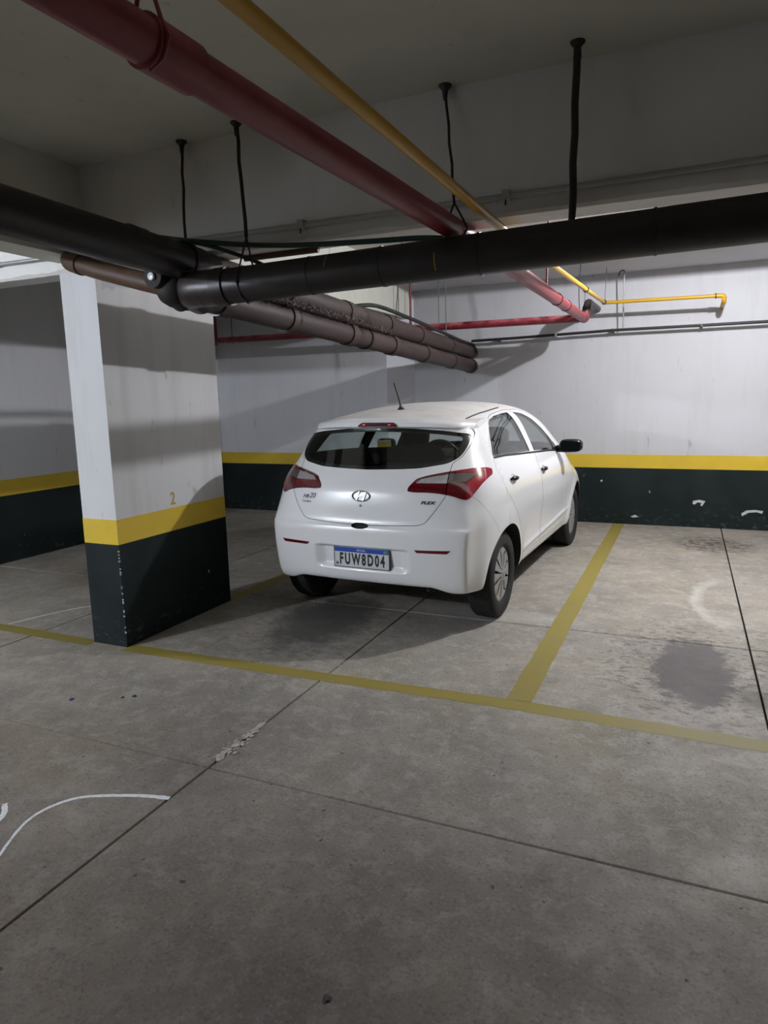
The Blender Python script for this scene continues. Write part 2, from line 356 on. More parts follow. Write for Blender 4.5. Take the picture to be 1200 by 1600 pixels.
bm = bmesh.new(); box(bm, (XL - .2, -4.4, CZ), (4.9, 3.14, CZ + .3)); box(bm, (XL - .2, 3.14, 3.0), (4.9, YW + .2, 3.25))
tag(obj('ceiling', bm, M['ceiling']), kind='structure')
def beam(name, lo, hi, ragged=None):
    bm = bmesh.new()
    if not ragged: box(bm, lo, hi)
    else:                                  # chipped plaster arris along the front lower edge
        R = []; x = lo[0]; off = 0
        while x < hi[0]:
            off = off * .8 + random.gauss(0, .0035); c = .012 + abs(off)
            R.append([bm.verts.new((x, y, z)) for y, z in ((lo[1], hi[2]), (lo[1], lo[2] + c), (lo[1] + c * .8, lo[2]), (hi[1], lo[2]), (hi[1], hi[2]))]); x += .035
        R.append([bm.verts.new((hi[0], y, z)) for y, z in ((lo[1], hi[2]), (lo[1], lo[2] + .01), (lo[1] + .01, lo[2]), (hi[1], lo[2]), (hi[1], hi[2]))])
        for a, b in zip(R, R[1:]):
            for k in range(5): bm.faces.new((a[k], a[(k + 1) % 5], b[(k + 1) % 5], b[k]))
        bm.faces.new(R[0]); bm.faces.new(R[-1])
    return tag(obj(name, bm, M['ceiling']), kind='structure')
beam('trim_1', (XL, 3.08, BZ), (4.72, 3.25, 3.0), True)                        # beam across, in plane with the pillar
beam('trim_2', (-3.42, -4.4, 2.33), (-3.20, 3.08, CZ + .1))              # beam running back over the aisle
beam('trim_4', (-3.42, 3.25, 2.455), (-3.15, 7.98, 3.0))               # beam over the pillar line, going on to the far wall
beam('trim_3', (-3.46, 6.95, 2.825), (4.72, YW, 3.0))                    # haunch on the far wall
bpy.data.objects['trim_3'].data.materials[0] = M['wall']
bpy.data.objects['trim_1'].data.materials[0] = M['beam']

# ================================================================== PIPES AND SERVICES
def collar(name, c, axis, r, m, parent, w=.05, dr=.008):
    bm = bmesh.new(); ring(bm, c, axis, r, r + dr, w, 24); return obj(name, bm, m, parent, 50)
def root_at(name, loc, label, cat, group=None):
    e = empty(name, loc); tag(e, label, cat, group); return e
def child_tube(parent, name, pts, r, m, n=20, smooth=50):
    """tube given in world coordinates, parented to an empty at its location"""
    o = Vector(parent.location); return new_tube(name, [Vector(p) - o for p in pts], r, m, parent, n, smooth)
R_ = .084
# upper brown soil pipe, running from over the viewer's left to the far wall
a0 = Vector((-2.30, .2, 2.235)); a1 = Vector((-2.36, 3.0, 2.205)); a2 = Vector((-2.45, 8.28, 2.04))
up = root_at('drain_pipe', a1, 'upper brown drain pipe with a near length coloured dark for shade, ending high at the far wall', 'pipe', None)
child_tube(up, 'near_length', [a0, a1], R_ + .004, M['black_shaded_pvc'], 32)  # same brown pipe, its unlit look painted in
child_tube(up, 'far_length', [a1, a2], R_ - .006, M['brown_far'], 32)
d = (a2 - a1).normalized()
for t in (-.45, -.02, .9, 1.75, 2.55, 3.35, 4.35):
    collar('coupling', d * t, d, R_ - .004, M['brown_far'] if t > .3 else M['brown_pvc'], up, .09, .007)
for t, rq in ((-.10, .012), (2.52, .002), (2.60, .002)): collar('clamp', d * t, d, R_, M['clamp'], up, .022, rq)
bm = bmesh.new(); ring(bm, d * (a2 - a1).length * .985, d, R_ - .01, R_ + .006, .07, 14); obj('wall_collar', bm, M['brown_far'], up, 30)
# lower brown pipe below it
b0 = Vector((-2.43, 2.98, 2.075)); b1 = Vector((-2.45, 8.28, 1.875))
lo_ = root_at('drain_pipe', b0, 'lower brown drain pipe, taking the cross pipe and ending at the far wall', 'pipe')
child_tube(lo_, 'far_length', [b0, b1], R_ - .006, M['brown_far'], 32)
d2 = (b1 - b0).normalized()
for t in (.05, .30, 1.02, 1.9, 2.75, 3.6, 4.5): collar('coupling', d2 * t, d2, R_ - .004, M['brown_far'] if t > .5 else M['brown_pvc'], lo_, .10, .008)
for t in (1.05, 2.2): collar('clamp', d2 * t, d2, R_, M['clamp'], lo_, .02, .004)
bm = bmesh.new(); ring(bm, d2 * (b1 - b0).length * .985, d2, R_ - .01, R_ + .006, .07, 14); obj('wall_collar', bm, M['brown_far'], lo_, 30)
# junction body and the cleanout stub facing the viewer
child_tube(lo_, 'junction', [b0 - d2 * .175, b0 - d2 * .172, b0 - d2 * .155, b0 - d2 * .125, b0 - d2 * .08, b0 + d2 * .02, b0 + d2 * .06], [.004, .03, .062, .082, R_ + .008, R_ + .008, R_], M['matte_pvc'], 28, 60)
st = child_tube(lo_, 'cleanout_stub', [b0 + Vector((-.035, -.20, .052)), b0 + Vector((-.035, -.199, .052)), b0 + Vector((-.035, -.13, .052)), b0 + Vector((-.03, -.06, .04))], [.035, .054, .054, .058], M['matte_pvc'], 28, 40)
o = new_tube('white_plug', [Vector((-.035, -.215, .052)), Vector((-.035, -.2151, .052)) + Vector((0, .002, 0)), Vector((-.035, -.19, .052))], [.012, .019, .019], M['white_cap'], st, 24, 40)
child_tube(lo_, 'cleanout_body', [b0 + Vector((.01, -.135, -.03)), b0 + Vector((.01, -.115, -.03)), b0 + Vector((.01, -.05, -.03))], [.02, .05, .075], M['matte_pvc'], 28, 60)
# cross pipe at the beam
c0 = Vector((-2.40, 2.99, 2.07)); c1 = Vector((-2.24, 2.90, 2.063)); c2 = Vector((4.7, 2.90, 2.185))
cr_ = root_at('drain_pipe', c1, 'thick brown drain pipe, coloured black for shade, slung across under the beam, rising to the right', 'pipe')
child_tube(cr_, 'pipe_run', [c1, c2], R_, M['black_shaded_pvc'], 32)
dx = (c2 - c1).normalized()
child_tube(cr_, 'elbow', bend([c0 + Vector((-.02, .10, -.01)), c0 + Vector((.04, -.085, 0)), c1 + dx * .10], .13), R_ + .004, M['brown_pvc'], 32)
for t in (.12, .62, .98, 1.42, 2.1): collar('coupling', dx * t, dx, R_, M['black_shaded_pvc'], cr_, .07 if t < .2 else .012, .009 if t < .2 else .003)
bm = bmesh.new(); cc = dx * 1.245
tube(bm, [cc + Vector((0, -math.cos(a) * (R_ + .001), math.sin(a) * (R_ + .001))) for a in (math.radians(q) for q in range(-40, 12, 4))], .0025, 6); obj('yellow_mark', bm, M['yellow_pipe'], cr_, 40)
bm = bmesh.new(); cc = dx * .72
tube(bm, [cc + Vector((.004 * math.sin(a * 3), -math.cos(a) * (R_ + .001), math.sin(a) * (R_ + .001))) for a in (math.radians(q) for q in range(10, 60, 4))], .0022, 6); obj('scratch_mark', bm, M['galv'], cr_, 40)
# ochre pipe leaving the beam behind the pillar head
cl = root_at('branch_pipe', (-3.23, 3.02, 2.31), 'ochre brown branch pipe curving out of the beam above the pillar', 'pipe')
child_tube(cl, 'pipe_run', bend([(-3.21, 3.07, 2.325), (-3.20, 2.94, 2.305), (-2.96, 2.92, 2.225), (-2.50, 2.90, 2.10)], .08), [.052] * 3 + [.05] * 13, M['clay'], 20)
child_tube(cl, 'bell_end', bend([(-3.215, 3.06, 2.325), (-3.20, 2.95, 2.305), (-3.08, 2.93, 2.265)], .06), .058, M['clay'], 20)

# red sprinkler main
r_pts = [(-1.10, -.6, 2.217), (-.952, 3.05, 2.217), (-.955, 3.20, 2.222), (-1.03, 7.55, 2.285)]
rr = root_at('sprinkler_main', r_pts[1], 'thick red sprinkler pipe running from overhead under the beam to the far wall', 'pipe')
child_tube(rr, 'pipe_run', bend(r_pts, .12), .046, M['red_pipe'], 28)
d = (Vector(r_pts[1]) - Vector(r_pts[0])).normalized()
collar('coupling', d * -1.80, d, .046, M['red_pipe'], rr, .14, .007)
d3 = (Vector(r_pts[3]) - Vector(r_pts[2])).normalized(); off = Vector(r_pts[2]) - Vector(r_pts[1])
for t, w_ in ((.25, .03), (2.55, .02), (3.05, .014)): collar('clamp', off + d3 * t, d3, .046, M['clamp'], rr, w_, .005)
end = Vector(r_pts[3])
child_tube(rr, 'elbow_riser', bend([end + Vector((0, -.09, 0)), end + Vector((.005, .03, 0)), end + Vector((.03, .06, .165)), (-.985, YW, 2.45)], .07), .040, M['brown_pvc'], 24)  # dark brown paints in the shade of a riser turned from the lamp
collar('elbow_band', end - Vector(r_pts[1]) + Vector((.021, .049, .10)), (0.1, .15, 1), .040, M['clamp'], rr, .03, .004)
child_tube(rr, 'elbow', bend([end - d3 * .09, end + Vector((.004, .025, 0)), end + Vector((.012, .04, .06))], .05), .050, M['red_pipe'], 24)
# red branch along the far wall
rb = root_at('sprinkler_branch', (-3.5, 7.55, 2.295), 'red sprinkler branch pipe running level along the far wall behind the brown pipes', 'pipe')
child_tube(rb, 'pipe_run', [(-5.75, 7.55, 2.305), (-1.05, 7.55, 2.287)], .040, M['red_pipe'], 20)
child_tube(rb, 'riser', [(-5.75, 7.55, 2.25), (-5.75, 7.55, 2.98)], .055, M['red_pipe'], 20)
for x in (-5.45, -2.62): child_tube(rb, 'hanger_rod', [(x, 7.55, 2.25), (x, 7.55, 2.33), (x, 7.55, 2.99)], .005, M['dull_wire'] if x > -4 else M['strap'], 8)
drop = root_at('sprinkler_drop', (-2.96, 7.55, 2.4), 'thin red vertical pipe dropping from the ceiling near the wall corner', 'pipe')
child_tube(drop, 'pipe_run', [(-2.96, 7.55, 2.34), (-2.96, 7.55, 2.99)], .012, M['red_pipe'], 12)
child_tube(drop, 'coupling', [(-2.96, 7.55, 2.34), (-2.96, 7.55, 2.40)], .017, M['red_pipe'], 12)

# yellow gas pipe
y_pts = [(-.80, -.5, 2.222), (-.775, 3.0, 2.222), (-.785, 3.30, 2.232), (-.861, 7.885, 2.465), (.277, 7.885, 2.45), (.29, 7.885, 2.40), (.29, YW, 2.40)]
yy = root_at('gas_pipe', y_pts[1], 'slim yellow gas pipe beside the red one, turning right along the far wall', 'pipe')
child_tube(yy, 'pipe_run', bend(y_pts[:5], .03, 4) , .0185, M['yellow_pipe'], 16)
child_tube(yy, 'end_elbow', bend([(.21, 7.885, 2.451), (.287, 7.885, 2.45), (.287, 7.895, 2.39), (.287, YW, 2.385)], .03), .023, M['yellow_pipe'], 16)
collar('coupling', Vector((.21, 7.885, 2.451)) - Vector(y_pts[1]), (1, 0, 0), .0185, M['clamp'], yy, .012, .009)
collar('coupling', Vector((-.857, 7.78, 2.459)) - Vector(y_pts[1]), (0, 1, .05), .0185, M['clamp'], yy, .012, .008)
dy = (Vector(y_pts[3]) - Vector(y_pts[2])).normalized()
collar('clamp', Vector(y_pts[2]) + dy * 2.9 - Vector(y_pts[1]), dy, .0185, M['clamp'], yy, .015, .007)
collar('clamp', Vector(y_pts[2]) + dy * .12 - Vector(y_pts[1]), dy, .0185, M['galv'], yy, .03, .008)

# black service pipe on the far wall
bp = root_at('service_pipe', (0, 8.175, 2.19), 'thin black service pipe clipped along the lit far wall', 'pipe')
child_tube(bp, 'pipe_run', [(-2.42, 8.175, 2.168), (-1.9, 8.175, 2.174), (-1.0, 8.175, 2.193), (-.78, 8.175, 2.198), (.10, 8.175, 2.195), (4.7, 8.175, 2.20)], .016, M['black_rubber'], 14)
for x, z in ((-.80, 2.205), (-1.42, 2.189), (.10, 2.20), (.92, 2.20), (-2.1, 2.175)):
    bm = bmesh.new(); box(bm, (x - .010, 8.158, z - .024), (x + .010, YW - .0005, z + .010)); bmesh.ops.translate(bm, verts=bm.verts, vec=-Vector(bp.location)); obj('pipe_clip', bm, M['clamp'] if x != -1.42 else M['white_cap'], bp)
# conduits
cd = root_at('conduit', (-1, 3.06, 2.35), 'grey painted conduit clipped along the face of the beam', 'conduit')
child_tube(cd, 'conduit_run', [(-3.19, 3.064, 2.352), (-1.2, 3.062, 2.345), (-.72, 3.062, 2.347), (4.7, 3.062, 2.36)], .0125, M['conduit'], 12)
for x in (-2.62, -1.76, -.75, .9):
    bm = bmesh.new(); box(bm, (x - .016 + 1, -.022, -.022), (x + .016 + 1, .02, .018)); obj('conduit_clip', bm, M['conduit'], cd)
    bm = bmesh.new(); tube(bm, [(x + 1.0, -.016, -.02), (x + 1.0, -.02, -.045)], .004, 8); obj('clip_screw', bm, M['clamp'], cd)
cd2 = root_at('conduit', (-4.5, 3.065, 2.37), 'bright galvanised conduit on the lit beam left of the pillar', 'conduit')
child_tube(cd2, 'conduit_run', [(-6.02, 3.066, 2.385), (-3.22, 3.066, 2.362)], .0125, M['galv'], 12)
collar('coupling', Vector((-3.92, 3.066, 2.368)) - Vector(cd2.location), (1, 0, 0), .0125, M['galv'], cd2, .05, .004)
# hangers
def hanger(name, top, bot, r, label, m=M['strap'], fork=None, group='pipe hangers', lm=None):
    h = root_at(name, top, label, 'hanger', group); t = Vector(top); b = Vector(bot)
    mid = [t.lerp(b, k / 6) + Vector((random.uniform(-.004, .004), 0, 0)) * (0 < k < 6) for k in range(7)]
    child_tube(h, 'rod', mid, r, m, 10)
    bm = bmesh.new(); tube(bm, [(0, 0, .0), (0, 0, -.006), (0, 0, -.02), (0, 0, -.06)], [.03, .028, .014, r + .002], 10); obj('ceiling_anchor', bm, M['clamp'], h, 40)
    if fork:
        ax, rad, zc_ = fork; bm = bmesh.new(); ax = Vector(ax).normalized(); pr_ = Vector((-ax.y, ax.x, 0)); c = Vector(zc_) - t
        up_ = b - t
        for s in (-1, 1):
            tube(bm, [up_, c + pr_ * s * rad * .72 + Vector((0, 0, rad * .75)), c + pr_ * s * (rad + .004), c + pr_ * s * rad * .72 - Vector((0, 0, rad * .75)), c - Vector((0, 0, rad + .004))], .0045, 8)
        obj('strap_loop', bm, lm or m, h, 40)
    return h
pu = a1 + (a2 - a1).normalized() * -.08
hanger('pipe_hanger', (-2.44, 3.04, CZ), (-2.365, 2.93, 2.33), .007, 'black strap hanger holding the upper brown pipe left of the cross pipe end', fork=((0, 1, 0), R_ + .006, (-2.365, 2.93, 2.207)))
hanger('pipe_hanger', (-2.05, 2.97, CZ), (-1.985, 2.91, 2.285), .009, 'black strap hanger forking round the left end of the cross pipe', fork=((1, 0, 0), R_ + .003, (-1.985, 2.90, 2.067)))
hanger('pipe_hanger', (-1.02, 3.05, CZ), (-.962, 2.99, 2.33), .006, 'thin strap hanger holding the red pipe in front of the beam', fork=((0, 1, 0), .05, (-.955, 2.98, 2.217)))
hanger('pipe_hanger', (-.447, 2.93, CZ), (-.450, 2.90, 2.172), .0145, 'thick black rod hanger holding the right run of the cross pipe', M['black_shaded_pvc'])
hanger('pipe_hanger', (-1.025, 1.19, CZ), (-1.02, 1.19, 2.36), .008, 'strap hanger cut off by the top edge of the photo, over the red pipe', fork=((0, 1, 0), .048, (-1.02, 1.19, 2.217)), lm=M['red_pipe'])
def wire(top, bot, label, m=M['strap'], r=.004, sag=.0):
    h = root_at('hanger_wire', top, label, 'wire', 'thin hanger wires'); t, b = Vector(top), Vector(bot)
    child_tube(h, 'wire_strand', [t.lerp(b, k / 5) + Vector((sag * math.sin(k * 1.3), 0, 0)) for k in range(6)], r, m, 8)
wire((-2.40, 5.95, 2.99), (-2.42, 5.80, 2.13), 'dark twisted wire dropping to the upper brown pipe', sag=.006)
wire((-2.40, 7.15, 2.99), (-2.40, 7.15, 2.14), 'grey wire dropping to the brown pipes near the far wall', M['dull_wire'], .005)
wire((-1.0, 5.38, 2.99), (-1.01, 5.38, 2.30), 'pinkish rod holding the far length of the red pipe', M['red_pipe'], .008)
wire((-1.0, 7.0, 2.99), (-1.02, 7.15, 2.33), 'dark wire dropping beside the red elbow at the wall', sag=.008)
wire((-.85, 7.87, 2.82), (-.86, 7.87, 2.48), 'thin grey wire holding the yellow pipe corner', M['dull_wire'], .003)
wire((-3.42, 7.6, 2.99), (-3.35, 7.6, 2.2), 'thin grey wire in the wall corner behind the brown pipes', M['dull_wire'], .004)
hb = root_at('threaded_rod', (-.69, 8.1, 2.82), 'thin grey threaded rod with a hook above the black service pipe', 'hanger')
child_tube(hb, 'rod', [(-.69, 8.1, 2.80), (-.69, 8.16, 2.21)], .007, M['galv'], 8)
child_tube(hb, 'hook', bend([(-.75, 8.1, 2.76), (-.73, 8.1, 2.815), (-.69, 8.1, 2.815), (-.69, 8.1, 2.78)], .02), .006, M['clamp'], 8)
# cables
cb = root_at('hose', (-2.2, 2.85, 2.3), 'dark slack hose lying over the pipes and behind the cross pipe', 'hose')
child_tube(cb, 'hose_run', [Vector(p) for p in bend([(-2.72, 2.84, 2.352), (-2.5, 2.85, 2.335), (-2.34, 2.86, 2.30), (-2.0, 2.98, 2.262), (-1.72, 2.99, 2.235), (-1.38, 2.99, 2.215), (-1.1, 2.98, 2.20), (-.9, 2.95, 2.165)], .2, 5)], .0125, M['green_cable'], 10)
cg = root_at('cable', (-2.2, 2.9, 2.2), 'green cable branching down beside the strap hanger', 'cable')
child_tube(cg, 'cable_run', bend([(-2.33, 2.86, 2.30), (-2.2, 2.92, 2.27), (-2.02, 3.0, 2.20), (-1.9, 3.03, 2.14)], .06), .010, M['green_cable'], 10)
cp = root_at('copper_pipe', (-1.9, 3.3, 2.2), 'short rusty brown pipe seen between the beam and the cross pipe', 'pipe')
child_tube(cp, 'pipe_run', [(-2.20, 3.2, 2.255), (-1.75, 3.2, 2.256)], .014, M['clay'], 10)
hs = root_at('hose', (-2.4, 5.3, 2.25), 'thin black hose arching over the upper brown pipe towards the far wall', 'hose')
child_tube(hs, 'hose_run', bend([(-2.40, 4.75, 2.18), (-2.40, 4.98, 2.225), (-2.39, 5.25, 2.262), (-2.38, 5.5, 2.258), (-2.36, 6.2, 2.215), (-2.37, 7.6, 2.13), (-2.41, 8.24, 2.13)], .25, 5), .0165, M['black_rubber'], 12)
# dust and crumbs caught between the two brown pipes
bm = bmesh.new()
for k in range(520):
    t = random.random() ** 1.3 * 2.2 + .3; p = a1 + (a2 - a1).normalized() * t + Vector((.075, 0, -.062)) + Vector((random.gauss(0, .012), 0, random.gauss(0, .012)))
    bmesh.ops.create_icosphere(bm, subdivisions=1, radius=random.uniform(.003, .008), matrix=Matrix.Translation(p))
tag(obj('rubble', bm, M['crust']), 'grey crust of crumbled mortar stuck between the brown pipes', 'rubble', kind='stuff')
# crumbled mortar in the floor joint
bm = bmesh.new()
for k in range(170):
    t = random.random(); y = 2.16 + t * .36; w_ = .028 * math.sin(math.pi * min(1, t + .12)) + .008
    p = Vector((-1.765 + random.gauss(0, w_ * .55), y, random.uniform(.0, .004)))
    bmesh.ops.create_icosphere(bm, subdivisions=1, radius=random.uniform(.003, .009), matrix=Matrix.Translation(p) @ Matrix.Diagonal((1, 1.6, .6, 1)))
tag(obj('joint_rubble', bm, M['debris']), 'pale crumbled mortar filling the joint of the floor slabs', 'rubble', kind='stuff')
def clump(name, x, y, r, m, label, cat):
    bm = bmesh.new(); bmesh.ops.create_icosphere(bm, subdivisions=2, radius=r)
    for v in bm.verts: v.co *= random.uniform(.65, 1.2); v.co.z = abs(v.co.z) * .45
    o = obj(name, bm, m); o.location = (x, y, 0); tag(o, label, cat)
clump('dirt_clump', -.771, 1.307, .013, M['dark_debris'], 'small dark clump of dirt on the near concrete floor', 'litter')
clump('litter_scrap', -2.855, 2.386, .017, M['blue_litter'], 'crushed blue scrap on the floor in front of the pillar', 'litter')
clump('dirt_clump', -2.573, 2.534, .014, M['dark_debris'], 'dark crumb of dirt right of the blue scrap on the floor', 'litter')
clump('dirt_clump', -2.62, 2.50, .010, M['dark_debris'], 'smaller dark crumb next to the larger one near the pillar', 'litter')
# ================================================================== THE CAR
# body surface: F(x, y, z) < 0 inside; x to the right, y forward from the rear bumper, z up (metres)
def pchip(xs,ys):
    x=np.array(xs,float);y=np.array(ys,float);h=np.diff(x);d=np.diff(y)/h;m=np.zeros_like(x)
    for i in range(1,len(x)-1):
        if d[i-1]*d[i]>0:
            w1=2*h[i]+h[i-1];w2=h[i]+2*h[i-1];m[i]=(w1+w2)/(w1/d[i-1]+w2/d[i])
    m[0]=d[0];m[-1]=d[-1]
    def f(q):
        q=np.clip(q,x[0],x[-1]);i=np.clip(np.searchsorted(x,q)-1,0,len(h)-1);t=(q-x[i])/h[i]
        return ((1+2*t)*(1-t)**2)*y[i]+t*(1-t)**2*h[i]*m[i]+t*t*(3-2*t)*y[i+1]+t*t*(t-1)*h[i]*m[i+1]
    return f
Y0=pchip([.20,.28,.34,.45,.55,.64,.68,.70,.74,.82,.90,.97,1.03,1.08,1.2,1.32,1.35,1.40,1.50],
         [.11,.055,.03,.012,.0,.0,.006,.022,.032,.036,.05,.08,.125,.165,.255,.335,.33,.34,.40])
A2=pchip([.2,.6,.75,.95,1.1,1.35],[.04,.04,.05,.07,.08,.10])
B5=pchip([.2,.6,.75,.95,1.1,1.35],[.05,.05,.07,.15,.17,.15])
WZ=pchip([.18,.24,.30,.40,.50,.60,.72,.82,.90,.97,1.03,1.08,1.2,1.32,1.40,1.48],
         [.72,.775,.80,.815,.822,.83,.838,.836,.826,.806,.785,.765,.71,.65,.60,.54])
TY=pchip([0,.13,.27,.45,.6,1.0,1.8,2.7,3.1,3.4,3.7,3.9],[.845,.885,.943,.975,.992,1,1,1,.992,.965,.91,.84])
TG=pchip([0,.3,.7,1.1,1.8,2.3,3.0],[.93,.955,.985,1,1,.985,.95])
ZC=pchip([0,.30,.38,.55,.75,1.0,1.4,1.8,2.1,2.35,2.6,2.8,3.0,3.08,3.2,3.5,3.7,3.85,3.95],
         [1.36,1.378,1.388,1.412,1.435,1.455,1.472,1.47,1.448,1.395,1.285,1.18,1.075,1.03,1.0,.92,.82,.68,.5])
YF=pchip([.2,.3,.5,.65,.8,1.0],[3.80,3.86,3.90,3.88,3.80,3.6])
def smax(a,b,k): return .5*(a+b+np.sqrt((a-b)**2+k*k))-.0
def ss(a,b,x):
    t=np.clip((x-a)/(b-a),0,1);return t*t*(3-2*t)
AX=[(.61,.30),(3.12,.30)]
def F(x,y,z):
    ax=np.abs(x)
    g=ss(.95,1.15,z)
    w=WZ(z)*TY(y)*(1-g+g*TG(y))
    # wheel flares
    for cy,cz in AX:
        d=np.hypot(y-cy,z-cz); w=w+.014*np.exp(-((d-.36)/.075)**2)*(z<.78)
    # door waist hollow with lower crease
    dm=ss(.95,1.2,y)*(1-ss(2.5,2.75,y))
    w=w-.008*dm*np.exp(-((z-.50)/.12)**2)+.009*dm*np.exp(-((z-.405-.03*(y-1.7))/.018)**2)
    side=ax-w
    yr=Y0(z)+A2(z)*(ax/.8)**2+B5(z)*(ax/.8)**5
    # plate recess
    rx=1-ss(.27,.36,ax); rz=ss(.385,.43,z)*(1-ss(.535,.555,z)); yr=yr+.035*rx*rz
    # crease where bumper shelf meets the tailgate
    rear=(yr-y)
    # tailgate slant: scale to approximate distance
    sl=ss(.95,1.08,z); rear=rear*(1-.22*sl)
    front=(y-(YF(z)-.12*(ax/.8)**2-.20*(ax/.8)**4))
    top=(z-(ZC(y)-.05*(ax/.6)**2-.03*(ax/.6)**6))
    ws=ss(2.2,2.5,y)*(1-ss(3.0,3.1,y)); top=top*(1-.1*ws)
    kc=.025+.065*ss(.68,.85,z)
    f=smax(side,rear,kc)
    f=smax(f,front,.08)
    kt=np.where(y<.6,.02+.05*ss(.3,.8,y),.07)
    f=smax(f,top,kt)
    zb=.265+.035*(1-ss(.46,.62,ax))*(1-ss(.3,.6,y))-.06*ss(.8,1.2,y)*(1-ss(.7,.78,ax))
    zb=zb-.0
    f=smax(f,zb-z,.022)
    return f
def grad(p,e=.004):
    x,y,z=p.T
    g=np.stack([F(x+e,y,z)-F(x-e,y,z),F(x,y+e,z)-F(x,y-e,z),F(x,y,z+e)-F(x,y,z-e)],1)
    return g/np.linalg.norm(g,axis=1)[:,None]

def side_x(y, z):
    a, b = .2, 1.2
    for _ in range(30):
        m = (a + b) / 2
        if F(np.float64(m), np.float64(y), np.float64(z)) < 0: a = m
        else: b = m
    return a
def rear_y(x, z):
    a, b = -.5, .9
    for _ in range(30):
        m = (a + b) / 2
        if F(np.float64(x), np.float64(m), np.float64(z)) < 0: b = m
        else: a = m
    return b
def top_z(x, y):
    a, b = .7, 1.8
    for _ in range(30):
        m = (a + b) / 2
        if F(np.float64(x), np.float64(y), np.float64(m)) < 0: a = m
        else: b = m
    return a
def shoot(nx, ny, nz):
    """closed quad surface of F = 0: rays from a small core box to the lattice of a big box"""
    def lat(n): return np.linspace(-1, 1, n + 1)
    X, Y, Z = lat(nx), lat(ny), lat(nz); idx = {}; V = []; Q = []
    def vid(i, j, k):
        key = (i, j, k)
        if key not in idx: idx[key] = len(V); V.append((X[i], Y[j], Z[k]))
        return idx[key]
    for i in range(nx):
        for j in range(ny):
            Q.append((vid(i, j, 0), vid(i, j + 1, 0), vid(i + 1, j + 1, 0), vid(i + 1, j, 0)))
            Q.append((vid(i, j, nz), vid(i + 1, j, nz), vid(i + 1, j + 1, nz), vid(i, j + 1, nz)))
    for i in range(nx):
        for k in range(nz):
            Q.append((vid(i, 0, k), vid(i + 1, 0, k), vid(i + 1, 0, k + 1), vid(i, 0, k + 1)))
            Q.append((vid(i, ny, k), vid(i, ny, k + 1), vid(i + 1, ny, k + 1), vid(i + 1, ny, k)))
    for j in range(ny):
        for k in range(nz):
            Q.append((vid(0, j, k), vid(0, j, k + 1), vid(0, j + 1, k + 1), vid(0, j + 1, k)))
            Q.append((vid(nx, j, k), vid(nx, j + 1, k), vid(nx, j + 1, k + 1), vid(nx, j, k + 1)))
    U = np.array(V); C = np.array([0, 1.95, .7]); a = C + U * np.array([.40, 1.5, .08]); b = C + U * np.array([1.15, 2.35, 1.05])
    lo, hi = np.zeros(len(U)), np.ones(len(U))
    for _ in range(24):
        m = (lo + hi) / 2; p = a + (b - a) * m[:, None]; ins = F(p[:, 0], p[:, 1], p[:, 2]) < 0
        lo = np.where(ins, m, lo); hi = np.where(ins, hi, m)
    p = a + (b - a) * lo[:, None]
    return p, grad(p), np.array(Q, dtype=np.int32)
def mesh_np(V, Q, flip=False):
    me = bpy.data.meshes.new('tmp'); Q = Q[:, ::-1] if flip else Q; n = len(Q)
    me.vertices.add(len(V)); me.vertices.foreach_set('co', np.asarray(V, dtype=np.float32).ravel())
    me.loops.add(n * 4); me.loops.foreach_set('vertex_index', Q.ravel()); me.polygons.add(n)
    me.polygons.foreach_set('loop_start', np.arange(0, n * 4, 4, dtype=np.int32))
    me.update(calc_edges=True); return me
def boolean(a, b, op):
    """a, b meshes -> new mesh"""
    oa = bpy.data.objects.new('ta', a); ob = bpy.data.objects.new('tb', b); COL.objects.link(oa); COL.objects.link(ob)
    m = oa.modifiers.new('b', 'BOOLEAN'); m.operation = op; m.object = ob; m.solver = 'MANIFOLD'
    dg = bpy.context.evaluated_depsgraph_get(); r = bpy.data.meshes.new_from_object(oa.evaluated_get(dg))
    bpy.data.objects.remove(oa); bpy.data.objects.remove(ob); return r
def SUB(a, *bs):
    for b in bs: a = boolean(a, b, 'DIFFERENCE')
    return a
def AND(a, b): return boolean(a, b, 'INTERSECT')
def inset(poly, d):
    """offset a 2d polygon inwards by d"""
    n = len(poly); A = sum(poly[i][0] * poly[(i + 1) % n][1] - poly[(i + 1) % n][0] * poly[i][1] for i in range(n)); s = 1 if A > 0 else -1; out = []
    for i in range(n):
        p0, p1, p2 = (Vector(poly[(i + k) % n]) for k in (-1, 0, 1)); e1 = (p1 - p0).normalized(); e2 = (p2 - p1).normalized()
        n1 = Vector((-e1.y, e1.x)) * s; n2 = Vector((-e2.y, e2.x)) * s; m = n1 + n2; k = 1 + n1.dot(n2)
        q = p1 + m * (d / max(k, .45)); out.append((q.x, q.y))
    return out
def shrink(poly, d):
    cx = (min(p[0] for p in poly) + max(p[0] for p in poly)) / 2; cy = sum(p[1] for p in poly) / len(poly)
    hx = (max(p[0] for p in poly) - min(p[0] for p in poly)) / 2; hy = (max(p[1] for p in poly) - min(p[1] for p in poly)) / 2
    return [(cx + (x - cx) * (1 - d / hx), cy + (y - cy) * (1 - d / hy * 1.4)) for x, y in poly]
def rounded(poly, r=.02, n=4):
    out = []; N = len(poly)
    for i in range(N):
        a, b, c = Vector(poly[i - 1]), Vector(poly[i]), Vector(poly[(i + 1) % N]); d1, d2 = a - b, c - b
        if d1.length < 1e-6 or d2.length < 1e-6: continue
        rr = min(r, d1.length * .45, d2.length * .45); s = b + d1.normalized() * rr; e = b + d2.normalized() * rr
        for k in range(n + 1):
            t = k / n; q = s * (1 - t) ** 2 + b * 2 * t * (1 - t) + e * t * t; out.append((q.x, q.y))
    return out
